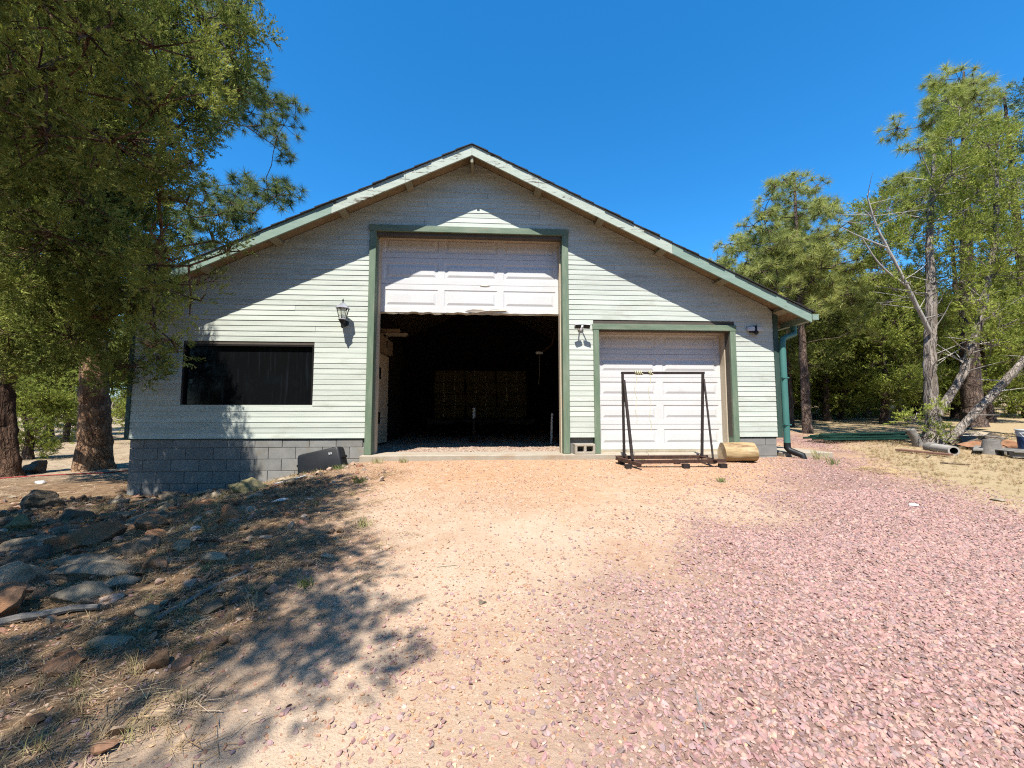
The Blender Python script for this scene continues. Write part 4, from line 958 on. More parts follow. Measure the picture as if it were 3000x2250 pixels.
LEFT_B='-7.42,-0.58,6.59,0.59 -6.86,-0.47,4.58,0.39 -9.09,0.45,2.4,0.52 -10.24,1.91,3.08,0.59 -6.63,-1.84,6.01,0.62 -6.27,-0.39,4.59,0.49 -7.79,1.65,3.6,0.56 -6.54,-0.06,3.43,0.54 -5.54,-0.58,6.32,0.5 -6.39,-0.57,5.82,0.5 -6.6,-1.9,3.5,0.6 -7.94,-0.12,3.89,0.4 -7.42,-1.45,6.95,0.48 -7.31,-0.07,5.05,0.43 -6.1,-1.48,6.8,0.58 -7.51,-0.9,4.72,0.44 -7.85,0.5,2.22,0.41 -6.98,0.02,2.63,0.46 -9.69,2.06,3.64,0.49 -8.78,0.16,5.71,0.59 -11.34,2.47,2.37,0.52 -6.79,-0.79,6.82,0.4 -9.53,1.28,3.18,0.53 -8.2,0.08,2.6,0.45 -7.94,1.41,4.2,0.42 -5.68,-0.62,8,0.47 -5.43,-1.49,6.72,0.41 -6.78,0.23,5.29,0.52 -6.55,-1.03,5.37,0.41 -7.21,0.42,5.64,0.41 -5.44,-1.4,7.56,0.57 -7.38,-1.19,5.75,0.42 -7.88,-0.03,4.36,0.47 -5.81,-1.09,7.12,0.46 -7.64,-0.38,4.89,0.39 -6.44,-1.28,7.37,0.54 -6.78,-0.88,4.23,0.5 -5.21,-1.87,3.3,0.39 -5.58,-1.13,6.26,0.5 -4.77,-0.98,7.71,0.6 -6.44,0.21,1.58,0.46 -5.07,-0.55,6.7,0.42 -4.57,-1.22,6.77,0.45 -9.3,1.57,3.78,0.45 -6.22,-0.56,6.71,0.61 -8.67,2.35,4.43,0.5 -6.98,-1.43,5.98,0.5 -5.42,-1.84,3.95,0.4 -9.3,2.39,4.08,0.53 -7.19,-0.76,5.17,0.57 -6.69,-0.05,4.61,0.55 -6.53,-0.08,3.93,0.43 -8.3,0.41,4.47,0.42 -9.09,1.56,4.33,0.57 -10.11,1.44,2.13,0.49 -10.23,1.32,3.52,0.45 -8.53,1.01,4,0.58 -5.49,-0.7,4.78,0.27 -5.42,-0.51,7.23,0.46 -4.96,-1.08,7.2,0.56 -7.89,0.06,4.89,0.41 -6.03,-0.96,7.65,0.56 -8.19,0.12,3.13,0.49 -4.67,-1,6.09,0.53 -6.61,0.37,3.74,0.44 -6,-0.86,5.54,0.4 -6.31,-1.73,4.94,0.55 -7.04,-0.35,3.64,0.44 -7.6,-0.88,7.44,0.39 -5.15,-0.88,5.06,0.27 -9.04,0.4,4.42,0.44 -9.06,0.36,3.67,0.42 -7.49,-0.21,3.78,0.41 -9.94,2.57,3.02,0.42 -6.71,-0.56,7.47,0.57 -7.57,-0.54,7.91,0.47 -7.06,-0.21,5.38,0.4 -5.19,-0.75,5.88,0.6 -5.03,-0.92,2.45,0.18 -5.82,-0.63,4.68,0.43 -5.31,-0.81,5.2,0.18 -5.83,-1.54,7.27,0.39 -4.04,-1.24,6.82,0.39 -4.96,-1.16,1.69,0.26 -10.79,2.53,2.7,0.41 -6.01,-1.59,3.29,0.4 -6.78,-1.02,4.88,0.51 -6.1,-0.51,7.31,0.62 -6.32,-0.06,5.27,0.47 -8,-0.79,4.91,0.46 -6.09,-0.67,3.41,0.46 -7.88,0.09,2.18,0.4 -7.05,-1.42,4.41,0.6 -6.25,-0.97,4.26,0.51 -4.82,-0.61,8.23,0.43 -7,-0.85,6.19,0.42 -5.56,-2.06,3.56,0.4 -6.91,-0.55,2.12,0.61 -8.68,0.69,3.13,0.6 -5.72,-0.76,1.59,0.55 -7.03,-1.36,5.37,0.47 -6.62,-1.63,4.23,0.41 -8.16,-0.41,5.41,0.62 -5.74,-0.73,5.23,0.46 -6.21,-1.59,3.76,0.43 -8.69,-0.1,4.48,0.44 -8.68,1.62,3.32,0.58 -6.14,-0.63,8.07,0.43 -6.36,-1.32,5.82,0.41 -8.72,0.23,3.98,0.39 -9.96,2.5,2.37,0.57 -6.62,-0.66,3.31,0.45 -7.58,1.42,2.05,0.55 -9.84,2.55,4.17,0.56 -10.47,2.13,2.22,0.46 -5.82,-2.19,2.97,0.6 -7.2,-0.25,5.75,0.42 -8.67,0.12,2.26,0.48 -6.75,-1.62,7.14,0.53 -6.03,-0.27,3.86,0.52 -6.48,-1.61,6.51,0.47 -5.67,-1.79,6.95,0.48 -7.65,0.39,5.4,0.47 -6.38,-0.6,4.1,0.4 -4.04,-1.02,7.25,0.41 -7.86,-0.99,7.84,0.58 -4.35,-1.44,7.26,0.57 -5.82,-1.93,4.45,0.49 -7.66,-0.95,5.12,0.45 -9.8,1.21,2.35,0.45 -6.77,-0.33,4.16,0.42 -5.09,-0.63,4.5,0.19 -8.72,1.91,3.84,0.47 -9.68,2.34,2.77,0.41 -5.84,-1.29,4.24,0.48 -7.04,-1.17,7.17,0.55 -4.61,-0.64,6.7,0.45 -8.47,1.15,2.43,0.56 -10.42,1.73,2.62,0.4 -6.43,-1.08,6.92,0.51 -10.32,2.54,3.88,0.53 -5.43,-0.91,6.78,0.41 -7.53,-1.1,6.48,0.48 -6.46,-0.49,5.17,0.44 -4.08,-1.04,7.83,0.56 -5.4,-1.56,3.54,0.4 -7.17,-1.35,6.62,0.41 -8.09,-0.41,2.98,0.47 -7.27,-0.74,7.64,0.4 -5.14,-1.21,2.95,0.21 -8.44,-0.62,8.14,0.46 -7.79,0.96,2.68,0.49 -6.76,-0.28,3.04,0.46 -6.83,-1.82,4.68,0.45 -6.12,-0.54,6.19,0.39 -8.98,0.96,1.82,0.59 -4.08,-0.92,6.48,0.43 -6.84,0.21,5.96,0.51 -4.61,-1.77,2.54,0.17 -5.91,-0.44,4.32,0.44 -7.09,-1.41,4.92,0.46 -7.32,0.07,4.64,0.49 -4.33,-0.53,7.14,0.41 -7.27,-0.65,8.27,0.52 -9.15,1.77,2.85,0.59 -7.64,-0.54,4.31,0.42 -5.79,-1.25,3.76,0.5 -11.18,2.24,3.45,0.55 -4.87,-0.62,7.29,0.44 -9.2,0.65,3.08,0.4 -5.07,-0.84,5.43,0.23 -6.48,-2.13,5.31,0.48 -6.82,-0.84,5.76,0.54 -7.2,-0.13,2.11,0.46 -7.34,0.31,4.01,0.58 -9.44,0.76,2.09,0.49 -8.14,-0.51,6.3,0.46 -8.28,0.64,3.52,0.47 -8.22,-0.42,4.43,0.41 -5.38,-0.62,2.9,0.26 -4.82,-1.51,2.36,0.19 -9.16,1.14,2.41,0.46 -10.62,1.77,4.08,0.39 -7.71,0.15,2.8,0.56 -7.43,0.98,3.96,0.56 -6.8,-0.81,8.07,0.4 -7.38,-0.76,5.77,0.45 -6.87,0.39,4.75,0.48 -5.1,-0.61,5.19,0.18 -6.12,-1.22,6.19,0.42 -5.68,-1.77,3.22,0.38 -8.21,0.46,5.04,0.38 -6.01,-1,2.64,0.42 -5.44,-1.3,2.73,0.45 -5.31,-1.1,2.97,0.4 -5.93,-0.9,2.44,0.4 -4.98,-1.2,3.11,0.34 -6.06,-1.1,2.34,0.42 -5.53,-1,2.54,0.36'
RIGHT_D='13.51,2.6,5.79,0.39 11.33,0.68,4.7,0.4 11.45,0.44,3.35,0.36 10.78,2,3.66,0.31 15.08,1.9,2.59,0.42 11.74,0.69,8.18,0.35 9.96,1.35,5.79,0.47 12.41,1.5,4.71,0.43 13.97,2.79,8.16,0.5 13.26,1.02,4.1,0.35 15.08,2.4,6.98,0.38 12.49,0.2,2.97,0.34 16.35,2.75,6.65,0.38 11.02,2.22,5.04,0.35 13.03,0.51,3.61,0.35 11.66,0.7,5.62,0.45 15.51,2.5,7.82,0.34 12.12,1.87,3.33,0.32 12.03,2.65,4.39,0.34 14.78,1.77,3.15,0.38 14.76,2.34,8.06,0.42 12.08,2.42,5.67,0.42 12.51,1.14,8.07,0.48 15.45,2,4.85,0.42 11.41,0.26,2.29,0.43 11.58,1.03,3.92,0.5 10.96,2.12,5.61,0.48 14.5,2.26,4.58,0.48 12.81,2.54,4.78,0.47 12.98,2.45,3.96,0.41 13.38,1.71,6.68,0.42 11.64,2.78,5.2,0.48 14.47,2.11,6.89,0.42 13.71,2.59,5.37,0.35 12.28,0.64,7.21,0.48 14.63,2.52,6.7,0.37 13.17,1.32,7.75,0.46 13.76,1.2,3.02,0.42 12.38,1.02,5.5,0.47 12.7,1,4.99,0.46 13.57,2.36,9.87,0.35 14.3,1.98,2.64,0.34 10.83,0.23,7.01,0.39 12.84,0.91,7.58,0.37 13.78,1.8,5.73,0.45 12.34,1.18,2.8,0.41 15.77,2.66,4.02,0.39 14.14,2.08,8.27,0.46 12.67,0.42,6.13,0.39 12.44,1.47,3.82,0.31 13.96,1.99,3.49,0.49 13.44,2.09,7.6,0.43 12.5,1.66,3.36,0.36 13.92,1.56,2.5,0.41 10.92,1.51,5.4,0.42 13.56,2.28,6.86,0.41 13.48,0.9,2.67,0.39 11.51,2.32,6.57,0.48 11.36,0.7,6.46,0.42 12.92,1.12,6.74,0.42 14.3,2.41,5.96,0.42 14.84,2.55,3.87,0.36 10.29,0.87,3.87,0.32 14.69,2.72,3.13,0.32 12.88,1.68,5.68,0.33 12.86,1.76,6.34,0.3 12.04,0.67,3.1,0.39 14.93,2.03,3.79,0.47 14.77,2.66,8.47,0.43 11.73,1.68,4.63,0.41 13.89,2.18,4.56,0.5 14.42,1.52,5.4,0.49 12.31,1.75,5.62,0.37 11.83,0.24,6.32,0.35 14.39,1.44,6.22,0.49 12.44,2.64,6.06,0.44 12.46,0.5,4.56,0.42 11.07,1.94,6.28,0.39 15.98,2.48,3.07,0.31 10.43,1.63,4.47,0.43 10.29,1.46,5.17,0.44 12.6,0.94,4.15,0.33 14.9,2.59,5.75,0.49 15.7,2.29,6.65,0.36 12.91,2.63,7.04,0.48 11.48,1.23,6.47,0.38 15.82,2.29,5.01,0.31 11.82,0.42,2.7,0.43 10.96,1.89,4.08,0.35 13.48,2.72,7.61,0.43 14.68,1.56,4.79,0.44 13.66,1.29,6.17,0.33 10.94,1.05,0.32,0.19 10.38,1.02,0.73,0.25 10.49,1.21,0.57,0.19 10.62,0.91,0.39,0.19 10.74,0.97,0.88,0.2'
RIGHT_E='14.86,4.78,8.85,0.51 17.9,4.65,10.42,0.58 19.48,5.37,11.8,0.59 15.74,4.12,11.33,0.59 18.81,5.32,11.48,0.5 16.26,5.64,8.06,0.45 17.01,5.78,9.29,0.52 17.49,6.17,12.84,0.5 14.92,4.38,9.8,0.55 18.37,5.2,13.07,0.49 20.68,6.14,10.92,0.46 20.08,6.29,12.06,0.42 19.09,5.36,12.58,0.51 16.43,4.9,9.21,0.54 15.12,5.15,11.14,0.59 17.01,4.03,9.02,0.48 18.55,5.41,12.42,0.49 15.88,4.75,10.06,0.47 15.77,4.64,9.29,0.44 19.92,6.36,12.66,0.51 19.47,6.07,12.4,0.42 17.34,4.23,9.48,0.45 18.2,6.3,14.17,0.49 17.98,5.92,10.3,0.56 16.38,5.03,11.47,0.4 16.28,4.05,9.24,0.47 15.09,4.27,9.12,0.48 18.08,6.06,9.54,0.52 16.48,6.26,9.73,0.51 15.81,5.57,8.27,0.44 15.28,5.36,8.38,0.51 18.9,6.27,12.96,0.6 15.14,4.6,8,0.51 17.44,6.01,10.67,0.4 17.72,5.3,12.66,0.45 18.03,5.6,11.98,0.41 19.74,6.4,13.87,0.52 17.42,5.56,11.44,0.54 18.25,5.21,9.26,0.6 16.92,5.41,11.18,0.58 17.04,5.08,10.42,0.58 19.11,5.88,10.62,0.46 16.58,4.31,12.36,0.49 15.76,4.13,10.4,0.54 16.77,4.77,11.8,0.48 17.52,5.05,8.49,0.56 15.84,5.42,9.33,0.58 13.98,4.31,8.36,0.51 16.96,5.46,11.68,0.41 14.14,4.77,8.05,0.5 20.52,6.09,13.33,0.47 18.38,6.2,13.46,0.6 19.07,5.74,13.34,0.59 16.19,4.56,12.5,0.46 17.26,4.45,11.81,0.45 18.06,4.57,9.76,0.46 17.79,4.7,11.76,0.51 16.81,6.47,9.06,0.41 17.23,5.96,10.23,0.5 17.58,5.71,8.98,0.5'
RIGHT_F='10.87,4.15,7.46,0.48 11.13,3.61,4.42,0.44 8.89,4.3,5.67,0.37 10.97,4.49,5.08,0.5 9.54,3.68,6.14,0.49 11.36,5.06,6.23,0.4 10.46,3.69,5.75,0.45 10.92,3.16,4.3,0.43 10.67,5.52,8.3,0.37 11.26,5.56,5.17,0.38 9.1,3.1,4.44,0.4 9.7,4.1,7.08,0.37 10.65,5.55,7.6,0.46 10.2,5.25,5.43,0.45 12.14,4.02,6.25,0.49 8.34,3.48,6.48,0.45 8.53,3.8,6.04,0.43 13.88,5.24,5.59,0.39 10.25,4.8,8.7,0.42 11.24,3.94,7.19,0.38 12.68,5.36,5.35,0.36 8.65,3.22,6.19,0.5 10.36,4.02,8.33,0.4 9.48,4.41,6.56,0.38 12.06,4.89,7.75,0.47 8.98,4.05,4.91,0.42 8.77,3.56,6.55,0.37 11.66,5.54,4.9,0.41 11.02,4.11,8.22,0.42 9.04,3.73,5.87,0.39 11.88,4.82,6.09,0.36 8.19,4.52,6.19,0.44 8.58,3.06,6.74,0.42 11.8,3.68,5.57,0.47 8.94,4.6,6.38,0.51 10.5,5.45,6.18,0.48 10.79,4.07,5.42,0.43 13.46,5.36,7.33,0.37 8.14,3.8,5.83,0.42 10.22,3,6.85,0.45 9.86,4.28,7.48,0.46 10.71,4.46,5.54,0.49 9.71,4.81,5.15,0.47 11.81,3.41,4.21,0.46 10.02,3.96,5.65,0.41 11.03,3.62,5.69,0.4 9.56,4.34,7.83,0.38 8.83,5.01,6.65,0.44 9.63,5.07,6.39,0.42 12.23,4.48,4.5,0.43 12.19,5.16,5.84,0.49 10.6,3.48,7.13,0.36 11.68,4.64,6.74,0.42 11.32,3.13,3.35,0.47 10.31,3.97,6.08,0.41 11.98,5.55,5.16,0.42 12.07,5.08,6.24,0.38 10.03,3.84,7.87,0.36 11.09,4.63,8.23,0.4 10.96,5.1,6.96,0.42 9.18,3.81,4.63,0.44 11.04,5.06,4.74,0.48 13.21,5.56,5.17,0.38 12.5,5.37,8.07,0.36 10.78,3.95,4.41,0.46 9.3,4.84,6.83,0.39 12.21,4.31,5.5,0.45 11.26,4.54,6.54,0.46 11.12,5.18,8.03,0.46 13.34,5.07,4.68,0.44 11.61,3.65,4.83,0.49 10.87,5.25,6.33,0.39 8.37,3.19,4.93,0.45 8.83,3.1,7.5,0.42 11.21,3.31,4.12,0.39 9.48,5.28,5.79,0.48 8.62,4.12,5.15,0.36 9.83,4.64,7.26,0.4 10.13,3.47,4.82,0.38 10.52,3.34,5.89,0.38 12.28,3.93,5.46,0.39 13.55,4.91,5.4,0.42 9.91,4.32,6.35,0.51 12.32,5.43,6.91,0.42 11.49,4.17,5.57,0.37 10.81,5.33,8.68,0.4 10.65,5.13,7.38,0.5 9.93,3.26,5.46,0.5 10.16,4.21,6.81,0.41 12.32,5.52,6.08,0.52 12.55,4.82,5.57,0.52 7.96,4.04,6.15,0.46 8.81,4.62,5.43,0.48 11.33,3.06,3.77,0.42 8.6,3.32,5.64,0.45 11.08,5.02,7.6,0.4 9.45,3.57,8.03,0.43 11.45,5.21,6.76,0.38 10.71,3.41,4.73,0.44 9.98,3.12,3.99,0.43 12.7,4.3,5.83,0.5 9.08,3.13,5.84,0.49 10.49,3.02,5.66,0.43 9.37,3.96,5.46,0.41 12.84,5.24,7,0.42 11.71,3.83,6.84,0.49 12.78,4.51,4.92,0.36 12.07,4.77,6.81,0.52 12.48,4.95,6.78,0.42 10.32,3.29,5.47,0.38 10.04,4.01,5.03,0.48 8.08,3.53,5.33,0.42 12.43,4.52,7.04,0.44 10.92,3.68,7.23,0.48 9.53,4.13,4.92,0.46'
RIGHT_G='17.4,3.18,10.35,0.37 15.5,2.25,7.24,0.45 16.55,2.63,8.64,0.37 17.94,3.25,8.25,0.36 16.69,2.46,9.79,0.43 17.65,3.19,10.82,0.44 17.56,3.1,7.51,0.4 16.9,2.58,7.98,0.48 15.87,2.55,8.81,0.39 17.23,3.34,9.32,0.37 17.44,3.06,9.03,0.49 16.37,2.27,9.47,0.49 15.99,2.5,7.64,0.42 17.41,3.43,8.48,0.43 18.02,3.37,11.2,0.37 16.25,2.24,10.16,0.44'
LEFT_C='-6.8,4.05,11.24,0.44 -6.71,4,10.38,0.44 -6.19,3.97,10.2,0.42 -7.36,4.95,10.49,0.51 -7.58,3.67,10.22,0.54 -6.62,4.23,9.58,0.52 -5.85,4.04,9.47,0.52 -5.48,3,8.39,0.41 -6.24,4.67,9.04,0.48 -6.62,3.03,9.59,0.55 -7.44,4.05,9.71,0.47 -5.99,3.47,9.69,0.58 -7.82,4.57,10.42,0.47 -7.15,3.52,9.12,0.5 -7.53,3.49,8.78,0.44 -7.66,4.82,11.01,0.6 -7.24,4.19,10.71,0.55 -7.68,4.83,11.93,0.43 -8.32,4.89,9.92,0.44 -5.4,3.74,9.94,0.42 -7,3.61,10.91,0.44 -6.51,4.89,10.59,0.42 -7.52,3.7,12.98,0.48 -7.79,4.04,13.07,0.43 -7.74,4.4,13.18,0.45 -7.22,4.29,13.69,0.44 -7.38,3.9,12.63,0.42 -6.6,3.55,6.8,0.52 -8.24,4.37,7.23,0.52 -7.28,3.52,6.36,0.47 -6.04,4.47,7.68,0.57 -8.14,4.05,7.52,0.45 -7.34,4.49,7.85,0.46 -8.2,3.29,5.87,0.51 -6.37,2.6,6.27,0.5 -8.03,3.86,6.42,0.49 -8.45,3.56,6.44,0.53 -5.33,3.49,7.02,0.42 -7.86,3.61,5.52,0.49 -6.81,3.18,6.33,0.57 -6.6,4.02,5.99,0.56 -7.2,2.65,5.09,0.5 -7.94,2.82,5.7,0.6 -5.41,2.97,6.66,0.54 -6.92,4.05,7.68,0.41 -6.19,3.91,7.36,0.56 -6.14,3.23,6.3,0.45 -8.15,4.42,5.8,0.46 -7.69,3.65,7.04,0.5 -7.23,4.09,6.81,0.45 -7.71,3.08,6.03,0.47 -10.59,3.57,12.42,0.61 -9.07,3.21,10.32,0.59 -7.89,3.8,12.46,0.64 -8.87,4.42,10.6,0.69 -10.1,4.8,12.97,0.51 -9.93,3.32,9.65,0.64 -9.36,4.8,12.26,0.63 -8.62,3.8,10.62,0.52 -11.47,4.58,12.22,0.59 -10.88,4.22,11.04,0.65 -10.16,4.54,10.11,0.62 -9.79,2.89,8.53,0.51 -9,3.45,9.62,0.7 -9.97,3.16,10.75,0.67 -10.68,4.62,9.36,0.59 -9.78,3.86,10.72,0.56 -10.54,5.14,11.6,0.59 -10.92,5.43,9.31,0.66 -10.34,4.12,9.12,0.7 -8.64,2.55,8.32,0.58 -8.89,4.34,12.19,0.54 -9.1,2.68,7.46,0.62'
# ---------------------------------------------------------------- trees
def parse(s): return np.array([[float(q) for q in p.split(',')] for p in s.split()])

def grow(chains, targets, rng, seg=0.35, sag=0.12, tip=0.006, power=0.46, rmax=0.12):
    """branches reach from the given stems to every target; returns edges (p0, p1, r0, r1)"""
    P = []; par = []; stem = []
    for ch in chains:
        prev = -1
        for i in range(len(ch)-1):
            a = np.array(ch[i]); b = np.array(ch[i+1])
            n = max(1, int(np.linalg.norm(b[:3]-a[:3])/seg))
            for k_ in range(n):
                P.append(a[:3] + (b[:3]-a[:3])*k_/n); par.append(prev); stem.append(True); prev = len(P)-1
        P.append(np.array(ch[-1][:3])); par.append(prev); stem.append(True)
    S0 = np.array(P)
    d = np.min(np.linalg.norm(targets[:,None,:3]-S0[None], axis=2), axis=1)
    for ti in np.argsort(d):
        t = targets[ti,:3]
        A = np.array(P); dv = t - A; dist = np.linalg.norm(dv, axis=1)
        cost = dist + 0.9*np.maximum(0, A[:,2]-t[2]+0.1) + 0.12*np.abs(dv[:,2])
        for s_ in range(1): pass
        j = int(np.argmin(cost)); p = A[j]; L = dist[j]
        n = max(1, int(L/seg))
        side = rng.normal(size=3)*0.06*L
        for k_ in range(1, n+1):
            u = k_/n
            q = p + (t-p)*u + side*math.sin(u*math.pi) + np.array([0,0,-sag*L*math.sin(u*math.pi)*0.5]) + (rng.normal(size=3)*0.03 if k_ < n else 0)
            P.append(q); par.append(j); stem.append(False); j = len(P)-1
    P = np.array(P); par = np.array(par); n = len(P)
    cnt = np.zeros(n)
    haschild = np.zeros(n, bool); haschild[par[par >= 0]] = True
    cnt[~haschild] = 1
    for i in range(n-1, -1, -1):
        if par[i] >= 0: cnt[par[i]] += cnt[i]
    r = np.minimum(rmax, tip*np.maximum(1, cnt)**power + 0.002)
    e = [i for i in range(n) if par[i] >= 0 and not stem[i]]
    e = np.array(e, int)
    r0 = np.where(np.array(stem)[par[e]], r[e]*1.15, r[par[e]])
    return P[par[e]], P[e], r0, r[e]

def cones(p0, p1, r0, r1, n=5):
    d = p1 - p0; L = np.linalg.norm(d, axis=1, keepdims=True); d = d/np.maximum(L, 1e-6)
    up = np.where(np.abs(d[:,2:3]) < 0.9, np.array([[0,0,1.0]]), np.array([[0,1.0,0]]))
    a = np.cross(d, up); a /= np.linalg.norm(a, axis=1, keepdims=True); b = np.cross(d, a)
    w = np.arange(n)*2*math.pi/n
    ring = a[:,None,:]*np.cos(w)[None,:,None] + b[:,None,:]*np.sin(w)[None,:,None]
    q1 = p1 + d*np.minimum(L*0.08, 0.02)
    V = np.concatenate([p0[:,None]+ring*r0[:,None,None], q1[:,None]+ring*r1[:,None,None]], 1).reshape(-1,3)
    k_ = np.arange(n); f = np.stack([k_, k_+n, (k_+1) % n + n, (k_+1) % n], 1)
    F = (f[None] + (np.arange(len(p0))*2*n)[:,None,None]).reshape(-1,4)
    return V, F

def stem_mesh(chains, rng, sides=14, lump=0.08, step=0.12, flare=0.0):
    VV = []; FF = []; base = 0
    for ci, ch in enumerate(chains):
        ch = np.array(ch, float)
        seg = np.linalg.norm(np.diff(ch[:,:3], axis=0), axis=1); s = np.concatenate([[0], np.cumsum(seg)])
        n = max(3, int(s[-1]/step)); u = np.linspace(0, s[-1], n+1)
        # smooth centre line
        c = np.stack([np.interp(u, s, ch[:,i]) for i in range(4)], 1)
        for _ in range(6): c[1:-1,:3] = (c[:-2,:3] + 2*c[1:-1,:3] + c[2:,:3])/4
        c[1:-1,:2] += rng.normal(size=(n-1,2))*0.012*(c[1:-1,3:4]/0.2).clip(0.2,1)
        t = np.gradient(c[:,:3], axis=0); t /= np.linalg.norm(t, axis=1, keepdims=True)
        a = np.cross(t, [0.1,1,0.05]); a /= np.linalg.norm(a, axis=1, keepdims=True); b = np.cross(t, a)
        w = np.arange(sides)*2*math.pi/sides
        ph = rng.uniform(0, 6.28, 4)
        lob = 1 + lump*(np.sin(3*w+ph[0])[None] * np.sin(u*1.3+ph[1])[:,None] + 0.7*np.sin(5*w+ph[2])[None]*np.cos(u*0.7+ph[3])[:,None]) + rng.normal(size=(n+1,sides))*lump*0.35
        if flare and ci == 0:
            lob *= 1 + flare*np.exp(-u/0.35)[:,None]*(1 + 0.5*np.sin(5*w+ph[0])[None])
        rad = c[:,3:4]*lob
        V = c[:,None,:3] + a[:,None]*(np.cos(w)[None,:,None]*rad[:,:,None]) + b[:,None]*(np.sin(w)[None,:,None]*rad[:,:,None])
        k_ = np.arange(sides); f = np.stack([k_, (k_+1) % sides, (k_+1) % sides + sides, k_+sides], 1)
        F = (f[None] + (np.arange(n)*sides)[:,None,None]).reshape(-1,4) + base
        VV.append(V.reshape(-1,3)); FF.append(F); base += (n+1)*sides
    return np.concatenate(VV), np.concatenate(FF)

def frames(d, rng):
    d = d/np.maximum(np.linalg.norm(d, axis=1, keepdims=True), 1e-6)
    r = rng.normal(size=d.shape); a = np.cross(d, r); a /= np.maximum(np.linalg.norm(a, axis=1, keepdims=True), 1e-6)
    b = np.cross(d, a)
    return np.stack([a, b, d], 2)           # columns

def sprig_template(rng, n=15):
    """a juniper spray: small leaflets up a short stem, pointing along +z"""
    T = []
    for i in range(n):
        u = (i+0.5)/n; w = rng.uniform(0, 6.28); el = rng.uniform(0.35, 0.9)
        L = rng.uniform(0.28, 0.5)*(1.1-0.55*u); wd = rng.uniform(0.055, 0.085)
        dr = np.array([math.cos(w)*math.sin(el), math.sin(w)*math.sin(el), math.cos(el)])
        base = np.array([0,0,u*0.85]) + rng.normal(size=3)*0.03
        sd = np.cross(dr, rng.normal(size=3)); sd /= np.linalg.norm(sd)
        T += [base + dr*0.02 - sd*wd*0.4, base + dr*L*0.55 + sd*wd, base + dr*L]
    return np.array(T)
def tuft_template(rng, n=80, spread=1.75):
    """a burst of long pine needles around +z"""
    T = []
    for i in range(n):
        w = rng.uniform(0, 6.28); el = spread*math.sqrt(rng.uniform(0.02, 1))
        dr = np.array([math.cos(w)*math.sin(el), math.sin(w)*math.sin(el), math.cos(el)])
        sd = np.cross(dr, rng.normal(size=3)); sd /= np.linalg.norm(sd)
        b0 = np.array([0,0,-0.30+rng.uniform(0,0.40)]); L = rng.uniform(0.75, 1.1)
        T += [b0 - sd*0.020, b0 + sd*0.020, b0 + dr*L + np.array([0,0,-0.08*L*el])]
    return np.array(T)
_tr = np.random.RandomState(21)
SPRIGS = [sprig_template(_tr) for _ in range(5)]
TUFTS = [tuft_template(_tr) for _ in range(5)]

def scatter_leaves(templates, pos, dirs, size, rng):
    VV = []
    pick = rng.randint(0, len(templates), len(pos)); Fm = frames(dirs, rng)
    for k_, T in enumerate(templates):
        m = pick == k_
        if not m.any(): continue
        v = np.einsum('nij,tj->nti', Fm[m], T)*size[m][:,None,None] + pos[m][:,None]
        VV.append(v.reshape(-1,3))
    V = np.concatenate(VV); return V, np.arange(len(V)).reshape(-1,3)

def juniper_leaves(cl, rng, per=95, size=(0.13,0.26), up=0.45, squash=0.85):
    """every clump breaks up into a handful of tight sprays with gaps between them"""
    k = np.maximum(4, (11*(cl[:,3]/0.48)**1.6)).astype(int)
    c = np.repeat(cl, k, axis=0); M_ = len(c)
    u = rng.normal(size=(M_,3)); u /= np.linalg.norm(u, axis=1, keepdims=True)
    off = u*(rng.uniform(0.25, 1.05, M_)**0.7*c[:,3])[:,None]; off[:,2] *= squash
    sub = c[:,:3] + off; hub = c[:,:3]; srad = 0.15*(c[:,3]/0.48)**0.5*rng.uniform(0.55, 1.4, M_)
    n = np.maximum(4, per/13*1.25*(srad/0.15)**2*rng.uniform(0.6,1.4,M_)).astype(int)
    P = np.repeat(sub, n, axis=0); U = np.repeat(u, n, axis=0); S_ = np.repeat(srad, n); N_ = len(P)
    w = rng.normal(size=(N_,3)); w /= np.linalg.norm(w, axis=1, keepdims=True)
    pos = P + w*(S_*rng.uniform(0.1, 1.0, N_)**0.6)[:,None] + U*(S_*0.4*rng.uniform(-0.5,1.2,N_))[:,None]
    d = w*0.6 + U*0.45 + rng.normal(size=(N_,3))*0.25 + np.array([0,0,up])
    V, F = scatter_leaves(SPRIGS, pos, d, rng.uniform(size[0], size[1], N_), rng)
    return V, F, hub, sub

def pine_leaves(cl, rng, per=11, size=(0.15,0.24), up=0.5):
    n = (per*(cl[:,3]/0.45)**1.6).astype(int).clip(4)
    c = np.repeat(cl, n, axis=0); N_ = len(c)
    u = rng.normal(size=(N_,3)); u /= np.linalg.norm(u, axis=1, keepdims=True)
    rr = rng.uniform(0.2, 1, N_)**0.5
    off = u*(rr*c[:,3])[:,None]; off[:,2] *= 0.7
    pos = c[:,:3]+off
    d = u*0.8 + rng.normal(size=(N_,3))*0.25 + np.array([0,0,up])
    return pos, d, rng.uniform(size[0], size[1], N_)

